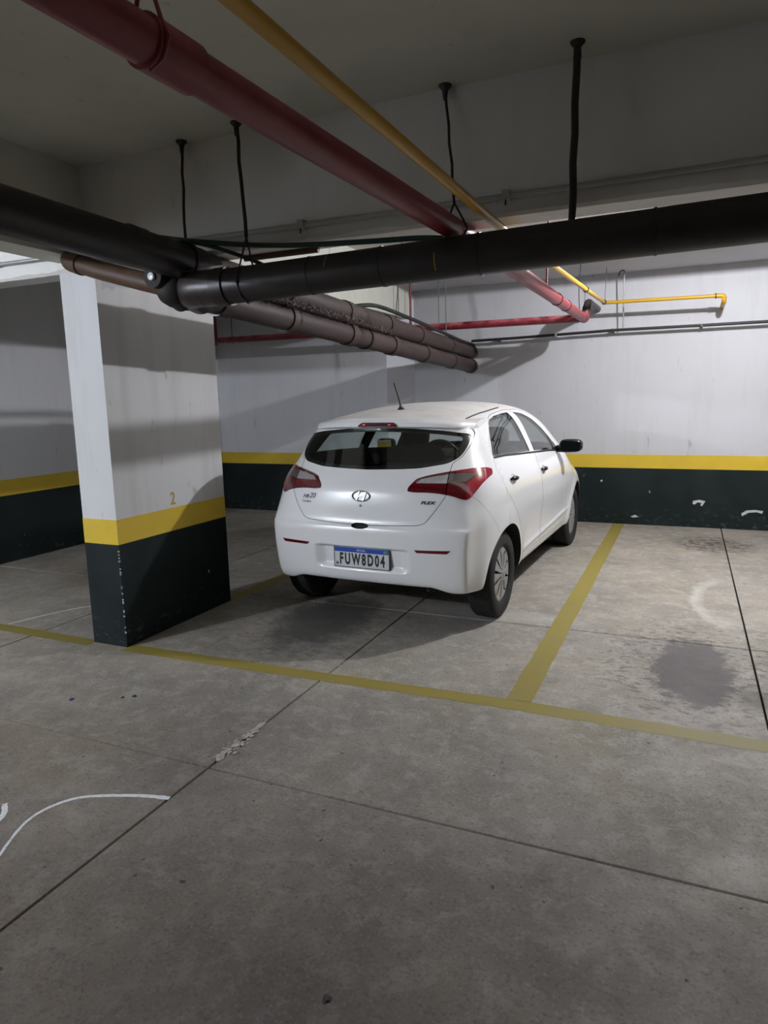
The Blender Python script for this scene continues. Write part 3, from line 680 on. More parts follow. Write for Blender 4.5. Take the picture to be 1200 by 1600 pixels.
def prism(poly, e, a, lo, hi, mirror=False):
    """closed prism: polygon coordinates (s, z), world = s*e + z*Z + t*a, t in [lo, hi]"""
    bm = bmesh.new(); e = Vector((*e, 0)); a = Vector((*a, 0)); sx = -1 if mirror else 1
    def P(s, z, t): v = e * s + a * t; return (v.x * sx, v.y, z)
    A = [bm.verts.new(P(s, z, lo)) for s, z in poly]; B = [bm.verts.new(P(s, z, hi)) for s, z in poly]; n = len(poly)
    bm.faces.new(A); bm.faces.new(B)
    for i in range(n): bm.faces.new((A[i], A[(i + 1) % n], B[(i + 1) % n], B[i]))
    bmesh.ops.recalc_face_normals(bm, faces=bm.faces)
    me = bpy.data.meshes.new('prism'); bm.to_mesh(me); bm.free(); return me
def bm_mesh(bm):
    bmesh.ops.recalc_face_normals(bm, faces=bm.faces); me = bpy.data.meshes.new('m'); bm.to_mesh(me); bm.free(); return me
def finish(me, name, mats, parent, classify=None, normals=True, angle=30):
    """material by face position, smooth normals taken from the body surface on its outside"""
    me.name = name; me.materials.clear()
    for m in mats: me.materials.append(m)
    n = len(me.polygons); me.update()
    cen = np.empty(n * 3, np.float32); me.polygons.foreach_get('center', cen); cen = cen.reshape(-1, 3).astype(float)
    pn = np.empty(n * 3, np.float32); me.polygons.foreach_get('normal', pn); pn = pn.reshape(-1, 3)
    mi = classify(cen, pn) if classify else np.zeros(n, np.int32)
    me.polygons.foreach_set('material_index', mi.astype(np.int32)); me.polygons.foreach_set('use_smooth', np.ones(n, bool))
    me.set_sharp_from_angle(angle=math.radians(angle))
    if normals:
        nl = len(me.loops); vi = np.empty(nl, np.int32); me.loops.foreach_get('vertex_index', vi)
        co = np.empty(len(me.vertices) * 3, np.float32); me.vertices.foreach_get('co', co); co = co.reshape(-1, 3).astype(float)
        lt = np.empty(n, np.int32); me.polygons.foreach_get('loop_total', lt); pol = np.repeat(np.arange(n), lt)
        gc = grad(co); cn = np.empty(nl * 3, np.float32)
        cn = np.array([c.vector[:] for c in me.corner_normals]) if hasattr(me, 'corner_normals') else gc[vi]
        out = (gc[vi] * pn[pol]).sum(1); use = out > .75
        cn = np.where(use[:, None], gc[vi], cn); me.normals_split_custom_set(cn.tolist())
    return link(bpy.data.objects.new(name, me), parent)

def car_paint():
    m = mat('white_car_paint', (.90, .91, .93), .30, coat=.7); g = NT(m)
    tc = g.t.nodes.new('ShaderNodeTexCoord'); s = g.t.nodes.new('ShaderNodeSeparateXYZ'); g.link(tc.outputs['Normal'], s.inputs[0])
    up = g.ramp(s.outputs[2], .80, .97); dn = g.math('MULTIPLY', up, g.ramp(g.noise(4, 5, .6), .3, .6, .6, 1))
    g.col(g.mix(g.math('MULTIPLY', dn, .75), (.90, .91, .93), (.46, .42, .39)))
    g.rough(g.ramp(dn, 0, 1, .28, .7)); g.link(g.ramp(dn, 0, .8, .7, .1), g.b.inputs['Coat Weight'])
    return m
K = {}
K['paint'] = car_paint()
K['trim'] = mat('dark_cabin_trim', (.022, .022, .022), .75, spec=.25)
K['black'] = mat('satin_black_plastic', (.014, .014, .015), .33)
K['gloss'] = mat('gloss_black', (.01, .01, .011), .12)
K['seat'] = mat('dark_grey_seat_fabric', (.035, .035, .037), .9, spec=.2)
K['chrome'] = mat('chrome', (.45, .46, .48), .3, 1)
K['mirror'] = mat('mirror_glass', (.55, .6, .62), .03, 1)
K['tyre'] = mat('tyre_rubber', (.020, .021, .021), .72, spec=.3)
K['silver'] = mat('silver_wheel_cover', (.46, .46, .47), .36, .55)
K['rim'] = mat('black_steel_rim', (.012, .012, .012), .6)
K['lens'] = mat('red_lamp_lens', (.11, .002, .006), .08, coat=1)
K['lens2'] = mat('bright_red_lamp_lens', (.33, .005, .02), .08, coat=1)
K['clear'] = mat('clear_ribbed_lens', (.42, .42, .43), .12, .35, coat=1)
g = NT(K['clear']); tc = g.t.nodes.new('ShaderNodeTexWave'); tc.bands_direction = 'X'; tc.inputs['Scale'].default_value = 22
g.link(g.pos, tc.inputs['Vector']); g.bump(tc.outputs['Fac'], .5, .004)
K['smoke'] = mat('smoked_lens', (.13, .125, .12), .1, .3, coat=1)
K['lampback'] = mat('lamp_dark_edge', (.05, .004, .006), .3)
K['plate'] = mat('plate_white', (.66, .68, .70), .4)
K['plate_blue'] = mat('plate_blue', (.015, .07, .42), .35)
K['plate_frame'] = mat('plate_frame', (.05, .05, .055), .4)
K['ink'] = mat('plate_ink', (.012, .012, .014), .5)
K['badge'] = mat('badge_grey', (.09, .09, .10), .3, .6)
K['green'] = mat('flag_green', (.12, .35, .12), .5)
def glass_mat(name, tint):
    m = bpy.data.materials.new(name); m.use_nodes = True; t = m.node_tree; t.nodes.remove(t.nodes['Principled BSDF']); out = t.nodes['Material Output']
    tr = t.nodes.new('ShaderNodeBsdfTransparent'); tr.inputs[0].default_value = (*tint, 1); gl = t.nodes.new('ShaderNodeBsdfGlossy'); gl.inputs['Roughness'].default_value = .02
    ge = t.nodes.new('ShaderNodeNewGeometry'); dt = t.nodes.new('ShaderNodeVectorMath'); dt.operation = 'DOT_PRODUCT'; t.links.new(ge.outputs['True Normal'], dt.inputs[0]); t.links.new(ge.outputs['Incoming'], dt.inputs[1])
    def mt(op, a, b):
        n = t.nodes.new('ShaderNodeMath'); n.operation = op
        for i_, v in ((0, a), (1, b)):
            if isinstance(v, (int, float)): n.inputs[i_].default_value = v
            else: t.links.new(v, n.inputs[i_])
        return n.outputs[0]
    f = mt('ADD', mt('MULTIPLY', mt('POWER', mt('SUBTRACT', 1, mt('ABSOLUTE', dt.outputs['Value'], 0)), 5), .9), .035)     # Schlick reflectance
    mx = t.nodes.new('ShaderNodeMixShader'); t.links.new(f, mx.inputs[0]); t.links.new(tr.outputs[0], mx.inputs[1]); t.links.new(gl.outputs[0], mx.inputs[2]); t.links.new(mx.outputs[0], out.inputs[0]); return m
K['glass_rear'] = glass_mat('tinted_rear_glass', (.90, .94, .925))
K['glass_side'] = glass_mat('tinted_side_glass', (.93, .96, .95))

CAR_YAW = math.radians(2.2); _ax = Vector((-1.895, 4.517, 0)); _cf = Vector((math.sin(CAR_YAW), math.cos(CAR_YAW), 0))
car = empty('car', _ax - _cf * .61, -CAR_YAW)
tag(car, 'white five-door hatchback parked nose-in to the wall between the yellow lines', 'car')

P_, N_, Q_ = shoot(150, 210, 110)
outer = mesh_np(P_, Q_)
Pc, Nc, Qc = shoot(60, 100, 44)
def layer(a, b, coarse=False):
    """closed skin between two offsets of the body surface (a > b, outward positive)"""
    p, n, q = (Pc, Nc, Qc) if coarse else (P_, N_, Q_)
    V = np.vstack([p + n * a, p + n * b]); return mesh_np(V, np.vstack([q, q[:, ::-1] + len(p)]))
def cyl(y, z, r, x0, x1, n=56):
    return prism([(y + math.cos(2 * math.pi * k / n) * r, z + math.sin(2 * math.pi * k / n) * r) for k in range(n)], (0, 1), (1, 0), x0, x1)
# cabin cavity: leaves the wheel wells closed
cav = mesh_np(Pc - Nc * .035, Qc)
for y in (.61, 3.12):
    for s in (-1, 1): cav = SUB(cav, cyl(y, .30, .375, *((.50, 1.2) if s > 0 else (-1.2, -.50))))
bm = bmesh.new(); box(bm, (-1, 2.95, .2), (1, 4.2, 1.3)); cav = SUB(cav, bm_mesh(bm))        # engine bay stays solid
bm = bmesh.new(); box(bm, (-1, -.2, .1), (1, 3.6, .42)); cav = SUB(cav, bm_mesh(bm))          # floor pan
shell = SUB(outer, cav)
for y in (.61, 3.12):
    for s in (-1, 1): shell = SUB(shell, cyl(y, .305, .345, *((.53, 1.2) if s > 0 else (-1.2, -.53))))
bm = bmesh.new(); bmesh.ops.create_cone(bm, segments=24, radius1=.075, radius2=.05, depth=.05, cap_ends=True, matrix=Matrix.Translation((0, .015, .690)) @ Matrix.Rotation(math.radians(90), 4, 'X') @ Matrix.Diagonal((1, .30, 1, 1)))
notch = bm_mesh(bm)
shell = SUB(shell, notch)

Ya, Xa = ((1, 0), (0, 1)), ((0, 1), (1, 0))      # (e, a) pairs: polygon in (x, z) along y; polygon in (y, z) along x
gate_half = [(0, .694), (.217, .700), (.40, .710), (.446, .725), (.497, .790), (.534, .845), (.566, .899), (.557, 1.03), (.556, 1.088), (.60, 1.12), (.625, 1.19), (.622, 1.262), (.595, 1.300), (.42, 1.318), (0, 1.330)]
gate_poly = gate_half + [(-x, z) for x, z in gate_half[-2:0:-1]]
gate_poly = rounded(gate_poly, .02, 3)
glass_half = [(0, 1.045), (.215, 1.051), (.359, 1.058), (.53, 1.086), (.592, 1.125), (.613, 1.19), (.611, 1.255), (.59, 1.266), (.456, 1.287), (.296, 1.300), (.129, 1.308), (0, 1.312)]
glass_poly = rounded(glass_half + [(-x, z) for x, z in glass_half[-2:0:-1]], .03, 4)
LE, LA = (.9, .436), (.436, -.9)
def lamp_sz(pts): return [((x * .9 + y * .436) / (.9 * .9 + .436 * .436), z) for x, y, z in pts]
lamp_pts = [(.315, .075, .922), (.32, .087, .948), (.34, .103, .972), (.363, .125, .998), (.411, .146, 1.013), (.471, .171, 1.026), (.543, .207, 1.039), (.612, .254, 1.048), (.666, .312, 1.054), (.724, .433, 1.050), (.750, .480, 1.036), (.757, .470, 1.004), (.751, .383, .986), (.738, .3, .957), (.719, .236, .915), (.699, .195, .882), (.68, .17, .868), (.653, .153, .873), (.614, .137, .889), (.574, .123, .9), (.512, .106, .911), (.444, .091, .916), (.362, .078, .916)]
lamp_poly = rounded(lamp_sz(lamp_pts), .012, 3)
clear_in = rounded(lamp_sz([(.362, .107, .972), (.395, .129, .998), (.475, .159, 1.014), (.575, .195, 1.027), (.575, .158, .972)]), .006, 3)
clear_out = rounded(lamp_sz([(.52, .205, 1.028), (.632, .246, 1.030), (.705, .312, 1.025), (.685, .257, 1.0), (.655, .217, .980), (.52, .168, .975)]), .008, 3)
arm_poly = lamp_sz([(.50, .19, 1.045), (.60, .254, 1.034), (.665, .312, 1.030), (.715, .345, 1.022), (.690, .257, .996), (.668, .217, .97), (.672, .19, .90), (.66, .17, .84), (.80, .2, .85), (.86, .5, 1.08), (.5, .3, 1.08)])
lamps = {s: prism(lamp_poly, LE, LA, -.30, .6, s < 0) for s in (1, -1)}
gate_cut = prism(gate_poly, *Ya, -.4, .70); gate_in = prism(inset(gate_poly, .0035), *Ya, -.4, .70)
tail = AND(shell, gate_in); tail = SUB(tail, prism(glass_poly, *Ya, -.4, .9), *lamps.values())
body = SUB(shell, gate_cut, *lamps.values())
# side openings
rdoor = [(1.607, 1.398), (1.40, 1.397), (1.197, 1.385), (1.03, 1.372), (.921, 1.352), (.78, 1.285), (.652, 1.2), (.58, 1.088), (.545, 1.023), (.575, .93), (.64, .85), (.76, .74), (.87, .62), (.955, .46), (1.02, .375), (1.08, .352), (1.585, .340), (1.60, .517), (1.56, .823), (1.545, .98)]
fdoor = [(1.607, 1.398), (1.80, 1.396), (1.972, 1.378), (2.172, 1.295), (2.35, 1.165), (2.46, 1.05), (2.50, .95), (2.53, .812), (2.60, .535), (2.60, .411), (2.54, .330), (1.585, .340), (1.60, .517), (1.56, .823), (1.545, .98)]
rwin = rounded([(.705, 1.225), (.76, 1.268), (.84, 1.318), (.93, 1.343), (1.05, 1.359), (1.25, 1.372), (1.445, 1.378), (1.45, 1.355), (1.44, 1.078), (1.2, 1.088), (.80, 1.100), (.60, 1.106)], .012, 3)
fwin = rounded([(1.545, 1.378), (1.66, 1.373), (1.80, 1.360), (1.97, 1.312), (2.15, 1.225), (2.33, 1.10), (2.42, 1.020), (2.2, 1.034), (1.8, 1.058), (1.535, 1.074), (1.54, 1.2)], .012, 3)
doors = {}
for s in (1, -1):
    mir = s < 0; rng = (.35, 1.2)
    for nm, dp, wp in (('rear', rdoor, rwin), ('front', fdoor, fwin)):
        dpr = rounded(dp, .02, 3)
        cut = prism(dpr, *Xa, *rng, mir); door = AND(shell, prism(inset(dpr, .0022), *Xa, *rng, mir)); win = prism(wp, *Xa, *rng, mir)
        door = SUB(door, win); body = SUB(body, cut, win); doors[nm, s] = door
ws_half = [(0, 1.055), (.45, 1.05), (.66, 1.045), (.62, 1.12), (.50, 1.36), (.46, 1.40), (0, 1.415)]
ws_poly = rounded(ws_half + [(-x, z) for x, z in ws_half[-2:0:-1]], .03, 3)
body = SUB(body, prism(ws_poly, *Ya, 2.15, 3.2))
# fuel of small seams: thin groove between bumper and quarter panel, and around the bonnet are kept as shallow cuts
def seam(me, pts3, r=.0028):
    bm = bmesh.new(); tube(bm, pts3, r, 6); return SUB(me, bm_mesh(bm))
def on_side(y, z, s=1, o=0): return Vector((s * (side_x(y, z) + o), y, z))
for s in (1, -1):
    pts = [(.20, .893), (.235, .845), (.28, .79), (.335, .735), (.40, .665), (.43, .61)]
    P3 = []
    for (ya, za), (yb, zb) in zip(pts, pts[1:]):
        for k in range(4): P3.append(on_side(ya + (yb - ya) * k / 4, za + (zb - za) * k / 4, s))
    body = seam(body, P3, .0022)
# handle cups
cups = []
HND = [(.80, .938), (1.655, .920)]
def ellip(c, r, seg=24):
    bm = bmesh.new(); bmesh.ops.create_uvsphere(bm, u_segments=seg, v_segments=16, radius=1, matrix=Matrix.Translation(c) @ Matrix.Diagonal((*r, 1))); return bm
for nm, (hy, hz) in (('rear', HND[0]), ('front', HND[1])):
    for s in (1, -1):
        doors[nm, s] = SUB(doors[nm, s], bm_mesh(ellip((s * (side_x(hy, hz) + .004), hy, hz), (.020, .062, .036))))
def cls(cen, pn):
    f = F(cen[:, 0], cen[:, 1], cen[:, 2]); dark = f < -.0035
    for hy, hz in HND: dark &= ~((np.abs(cen[:, 1] - hy) < .07) & (np.abs(cen[:, 2] - hz) < .045) & (f > -.022))
    dark |= (cen[:, 2] < .33) & (pn[:, 2] < -.97)
    return dark.astype(np.int32)
PT = [K['paint'], K['trim']]
bodyo = finish(body, 'body', PT, car, cls)
gate = finish(tail, 'tailgate', PT, car, cls); gate['label'] = 'white tailgate with emblem and badges'
for (nm, s), me in doors.items(): doors[nm, s] = finish(me, nm + '_door', PT, car, cls)
# glass
thin = layer(-.0015, -.006); thin2 = layer(-.0065, -.009)
rg = finish(AND(thin, prism(inset(glass_poly, .001), *Ya, -.4, .7)), 'rear_glass', [K['glass_rear']], gate)
frit = SUB(AND(thin2, prism(inset(glass_poly, -.004), *Ya, -.4, .7)), prism([(x * .935, 1.176 + (z - 1.176) * (.80 if z > 1.176 else .86)) for x, z in glass_poly], *Ya, -.5, .8))
finish(frit, 'glass_border', [K['gloss']], gate, normals=False)
wsg = finish(AND(thin, prism(inset(ws_poly, .001), *Ya, 2.1, 3.25)), 'windscreen', [K['glass_side']], car)
for s in (1, -1):
    for nm, wp in (('rear', rwin), ('front', fwin)):
        pz = prism(inset(wp, .001), *Xa, .35, 1.2, s < 0); finish(AND(thin, pz), 'window_glass', [K['glass_side']], doors[nm, s])
        brd = SUB(AND(thin2, prism(inset(wp, -.003), *Xa, .35, 1.2, s < 0)), prism(shrink(wp, .007), *Xa, .3, 1.3, s < 0))
        finish(brd, 'window_seal', [K['black']], doors[nm, s], normals=False)
        # door handle
        hy, hz = HND[0] if nm == 'rear' else HND[1]; x0 = side_x(hy, hz); bm = bmesh.new()
        pts = [(-.078, .0, .002), (-.062, .004, .012), (-.03, .004, .020), (.0, .002, .021), (.035, .002, .018), (.062, .002, .010), (.076, .002, .002)]
        tube(bm, [Vector((s * (x0 + o_), hy + t, hz + zz)) for t, zz, o_ in pts], [.008, .015, .018, .016, .013, .011, .006], 14)
        obj('door_handle', bm, K['gloss'], doors[nm, s], 60)
        # belt moulding under the glass
        ya, yb = (.60, 1.535) if nm == 'rear' else (1.535, 2.47); bm = bmesh.new()
        zb = lambda y: 1.101 - .004 if y < .8 else 1.097 - (y - .8) * .047 - max(0, y - 2.0) * .02
        tube(bm, [on_side(y, zb(y), s, .001) for y in np.linspace(ya, yb, 16)], .0075, 8); obj('belt_moulding', bm, K['black'], doors[nm, s], 60)
    # black triangle behind the mirror
    tri = rounded([(2.24, 1.165), (2.33, 1.098), (2.44, 1.014), (2.25, 1.030)], .008, 3)
    finish(AND(layer(.0012, -.004), prism(tri, *Xa, .35, 1.2, s < 0)), 'mirror_sail', [K['black']], doors['front', s])
# roof mouldings (black strips in the roof channels)
for s in (1, -1):
    bm = bmesh.new(); tube(bm, [Vector((s * (.520 - .05 * ss(1.0, 2.1, y)), y, top_z(.520 - .05 * ss(1.0, 2.1, y), y) + .002)) for y in np.linspace(.60, 1.45, 24)], [.003] + [.0055] * 22 + [.002], 8)
    obj('roof_moulding', bm, K['black'], car, 60)
    # raised roof edge beside the channel
# tail lamps: outer lamp on the body, inner lamp on the tailgate
lens_l = layer(.005, -.028)
arm_in = SUB
for s in (1, -1):
    mir = s < 0; whole = AND(lens_l, prism(inset(lamp_poly, .0022), LE, LA, -.28, .5, mir))
    gi = prism(inset(gate_poly, .0045), *Ya, -.4, .6); go = prism(inset(gate_poly, -.0015), *Ya, -.4, .6)
    ci, co_, ar = prism(clear_in, LE, LA, -.28, .5, mir), prism(clear_out, LE, LA, -.28, .5, mir), prism(arm_poly, LE, LA, -.28, .5, mir)
    for nm, half, cl_, par in (('outer', SUB(whole, go), co_, car), ('inner', AND(whole, gi), ci, gate)):
        red = SUB(half, cl_); clr = AND(half, cl_)
        if nm == 'outer':
            lamp_o = finish(SUB(red, ar), 'tail_lamp', [K['lens']], par); lamp_o['label'] = 'dark red tail lamp wrapping round the rear corner'
            finish(AND(red, ar), 'bright_red_arm', [K['lens2']], lamp_o); finish(clr, 'smoked_lens', [K['smoke']], lamp_o)
        else:
            lamp_i = finish(red, 'reversing_lamp', [K['lens']], par); lamp_i['label'] = 'red and clear lamp on the tailgate'
            finish(clr, 'clear_lens', [K['clear']], lamp_i)
# dark lamp pocket behind the lenses
for s in (1, -1):
    finish(AND(layer(-.029, -.034), prism(inset(lamp_poly, -.01), LE, LA, -.28, .5, s < 0)), 'lamp_pocket', [K['rim']], car, normals=False)
# spoiler
def spoiler():
    bm = bmesh.new(); rows = []
    for x in np.linspace(-.605, .605, 49):
        yr_ = rear_y(min(abs(x), .585), 1.315); k = (abs(x) / .605); e = 1 - ss(.955, 1.0, k) * .55; yl = yr_ - .028 * e - .004; zz = 1.333 - .014 * k ** 2 - .016 * k ** 6; yt = yl + .15 + .05 * k
        zt_ = lambda y: top_z(min(abs(x), .545), max(y, .42)) if y >= .42 else None
        zr = top_z(min(abs(x), .50 + .03), yt + .06) - .012 * ss(.85, 1, k)
        pts = [(yl + .055, 1.300 - .012 * k * k - .014 * k ** 6), (yl + .010, 1.309 - .012 * k * k - .014 * k ** 6), (yl, 1.318 - .013 * k * k - .015 * k ** 6), (yl + .004, zz), (yl + .020, zz + .022), (yl + .05, zz + .033 * (1 - .15 * k)), (yt - .03, zr - .006), (yt + .06, zr + .0015), (yt + .065, zr - .03), (yl + .12, 1.30)]
        rows.append([bm.verts.new((x, y, z)) for y, z in pts])
    n = len(rows[0])
    for a, b in zip(rows, rows[1:]):
        for i in range(n): bm.faces.new((a[i], a[(i + 1) % n], b[(i + 1) % n], b[i]))
    bm.faces.new(rows[0]); bm.faces.new(rows[-1][::-1]); return bm
sp = obj('spoiler', spoiler(), K['paint'], gate, 55)
bl = rounded([(-.135, 1.312), (.135, 1.312), (.150, 1.322), (.120, 1.345), (-.120, 1.345), (-.150, 1.322)], .012, 4)
yl0 = rear_y(0, 1.315) - .032
bm = bmesh.new(); A = [bm.verts.new((x, yl0 - .004 + max(0, z - 1.333) * .8, z)) for x, z in bl]; B = [bm.verts.new((x, yl0 + .03, z)) for x, z in bl]
bm.faces.new(A); bm.faces.new(B)
for i in range(len(A)): bm.faces.new((A[i], A[(i + 1) % len(A)], B[(i + 1) % len(A)], B[i]))
hb_ = obj('high_brake_lamp', bm, K['lampback'], sp)
for s in (-1, 1):
    bm = ellip((s * .098, yl0 - .003, 1.329), (.026, .006, .010)); obj('brake_lamp_reflector', bm, K['lens2'], gate, 60)
# washer nozzle, emblem, lock, lettering
def rear_frame(x, z, off=.001):
    y = rear_y(x, z); n = grad(np.array([[x, y, z]]))[0]; n = Vector(n); xd = Vector((0, 0, 1)).cross(n).normalized(); yd = n.cross(xd); yd = -yd if yd.z < 0 else yd
    xd = yd.cross(n); m = Matrix((xd, yd, n)).transposed().to_4x4(); m.translation = Vector((x, y, z)) + n * off; return m
mw = rear_frame(0, .882, .001); em = bmesh.new()
def el_ring(bm, a, b, w, h, n=56):
    R = []
    for k in range(n):
        t = 2 * math.pi * k / n; c, s_ = math.cos(t), math.sin(t)
        R.append([bm.verts.new(mw @ Vector(p)) for p in (((a - w) * c, (b - w) * s_, 0), ((a - w) * c, (b - w) * s_, h * .6), ((a - w / 2) * c, (b - w / 2) * s_, h), (a * c, b * s_, h * .5), (a * c, b * s_, 0))])
    for i in range(n):
        for j in range(5): bm.faces.new((R[i][j], R[i][(j + 1) % 5], R[(i + 1) % n][(j + 1) % 5], R[(i + 1) % n][j]))
el_ring(em, .068, .037, .0085, .007)
def bar(bm, pts, h=.006):
    A = [bm.verts.new(mw @ Vector((x, y, 0))) for x, y in pts]; B = [bm.verts.new(mw @ Vector((x * .96, y * .96, h))) for x, y in pts]; n = len(pts)
    bm.faces.new(A); bm.faces.new(B)
    for i in range(n): bm.faces.new((A[i], A[(i + 1) % n], B[(i + 1) % n], B[i]))
bar(em, [(-.040, -.026), (-.026, -.032), (-.008, .034), (-.022, .034)]); bar(em, [(.008, -.034), (.022, -.034), (.042, .026), (.026, .032)])
bar(em, [(-.018, -.008), (-.002, -.006), (.018, -.001), (.020, .009), (.004, .010), (-.014, .002)], .007)
K['emblem'] = mat('worn_chrome', (.33, .34, .36), .42, .85)
embl = obj('emblem', em, K['emblem'], gate, 30); embl['label'] = 'chrome oval emblem with a slanted letter'
bm = bmesh.new(); tube(bm, [mw @ Vector((0, -.062, 0)), mw @ Vector((0, -.062, .002)), mw @ Vector((0, -.062, .004))], [.0085, .008, .005], 18); lk = obj('lock_barrel', bm, K['chrome'], gate, 40)
bm = bmesh.new(); q = mw @ Matrix.Translation((-.001, -.062, .0045)); box(bm, (-.0012, -.004, 0), (.0012, .004, .0006)); bm.transform(q); obj('key_slot', bm, K['ink'], lk)
text_mesh('badge_lettering', 'HB', .034, K['badge'], rear_frame(-.438, .862, .0008), gate, ext=.0012, shear=.35, sx=1.15, offset=.0006)
text_mesh('badge_lettering', '20', .050, K['badge'], rear_frame(-.382, .868, .0008), gate, ext=.0012, shear=.3, sx=1.0, offset=.0004)
text_mesh('badge_lettering', 'Comfort', .022, K['badge'], rear_frame(-.427, .829, .0008), gate, ext=.0008, sx=.95)
text_mesh('badge_lettering', 'FLEX', .026, K['ink'], rear_frame(.455, .853, .0008), gate, ext=.0014, shear=.3, sx=1.55, offset=.0012)
bm = bmesh.new(); yN = yl0; tube(bm, [(0, yN - .004, 1.318), (0, yN - .010, 1.305), (0, yN - .006, 1.296)], .003, 8); obj('washer_nozzle', bm, K['clear'], gate)
# licence plate
pz = .474; py = rear_y(0, pz) - .014; pm = Matrix.Translation((0, py, pz)) @ Matrix.Rotation(math.radians(90), 4, 'X') 
def pbox(nm, x0, y0, x1, y1, z0, z1, m, parent, r=.006):
    bm = bmesh.new(); pts = rounded([(x0, y0), (x1, y0), (x1, y1), (x0, y1)], r, 4); extrude_poly(bm, pts, z0, z1); bm.transform(pm); return obj(nm, bm, m, parent)
pl = pbox('licence_plate', -.2, -.066, .2, .066, 0, .003, K['plate'], car, .008)
pbox('plate_frame', -.207, -.072, .207, .072, -.012, .0015, K['plate_frame'], pl, .009)
pbox('plate_header', -.199, .034, .199, .065, .003, .0036, K['plate_blue'], pl, .005)
pbox('plate_flag', .163, .040, .190, .058, .0036, .004, K['green'], pl, .003)
pbox('state_mark', -.190, -.056, -.183, -.036, .003, .0035, K['ink'], pl, .001); pbox('state_mark', -.180, -.056, -.173, -.036, .003, .0035, K['ink'], pl, .001)
text_mesh('plate_lettering', 'BRASIL', .020, K['plate'], pm @ Matrix.Translation((0, .049, .0036)), pl, ext=.0004, sx=1.1)
text_mesh('plate_characters', 'FUW8D04', .104, K['ink'], pm @ Matrix.Translation((.004, -.016, .0032)), pl, ext=.0005, sx=.58, offset=.0042, space=1.36)
# reflectors in the bumper
for s in (1, -1):
    rp = rounded([(.385, .560), (.62, .566), (.597, .545), (.402, .543)], .004, 3)
    finish(AND(layer(.003, -.01), prism(rp, *Ya, -.3, .4, s < 0)), 'bumper_reflector', [K['lens']], car)
# exhaust tip and rear axle under the car
bm = bmesh.new(); tube(bm, bend([(.38, .75, .235), (.40, .40, .235), (.40, .20, .255)], .08), .014, 14); obj('exhaust_pipe', bm, K['rim'], car, 50)
bm = bmesh.new(); tube(bm, [(-.62, .61, .26), (.62, .61, .26)], .035, 12); obj('rear_axle', bm, K['rim'], car, 50)
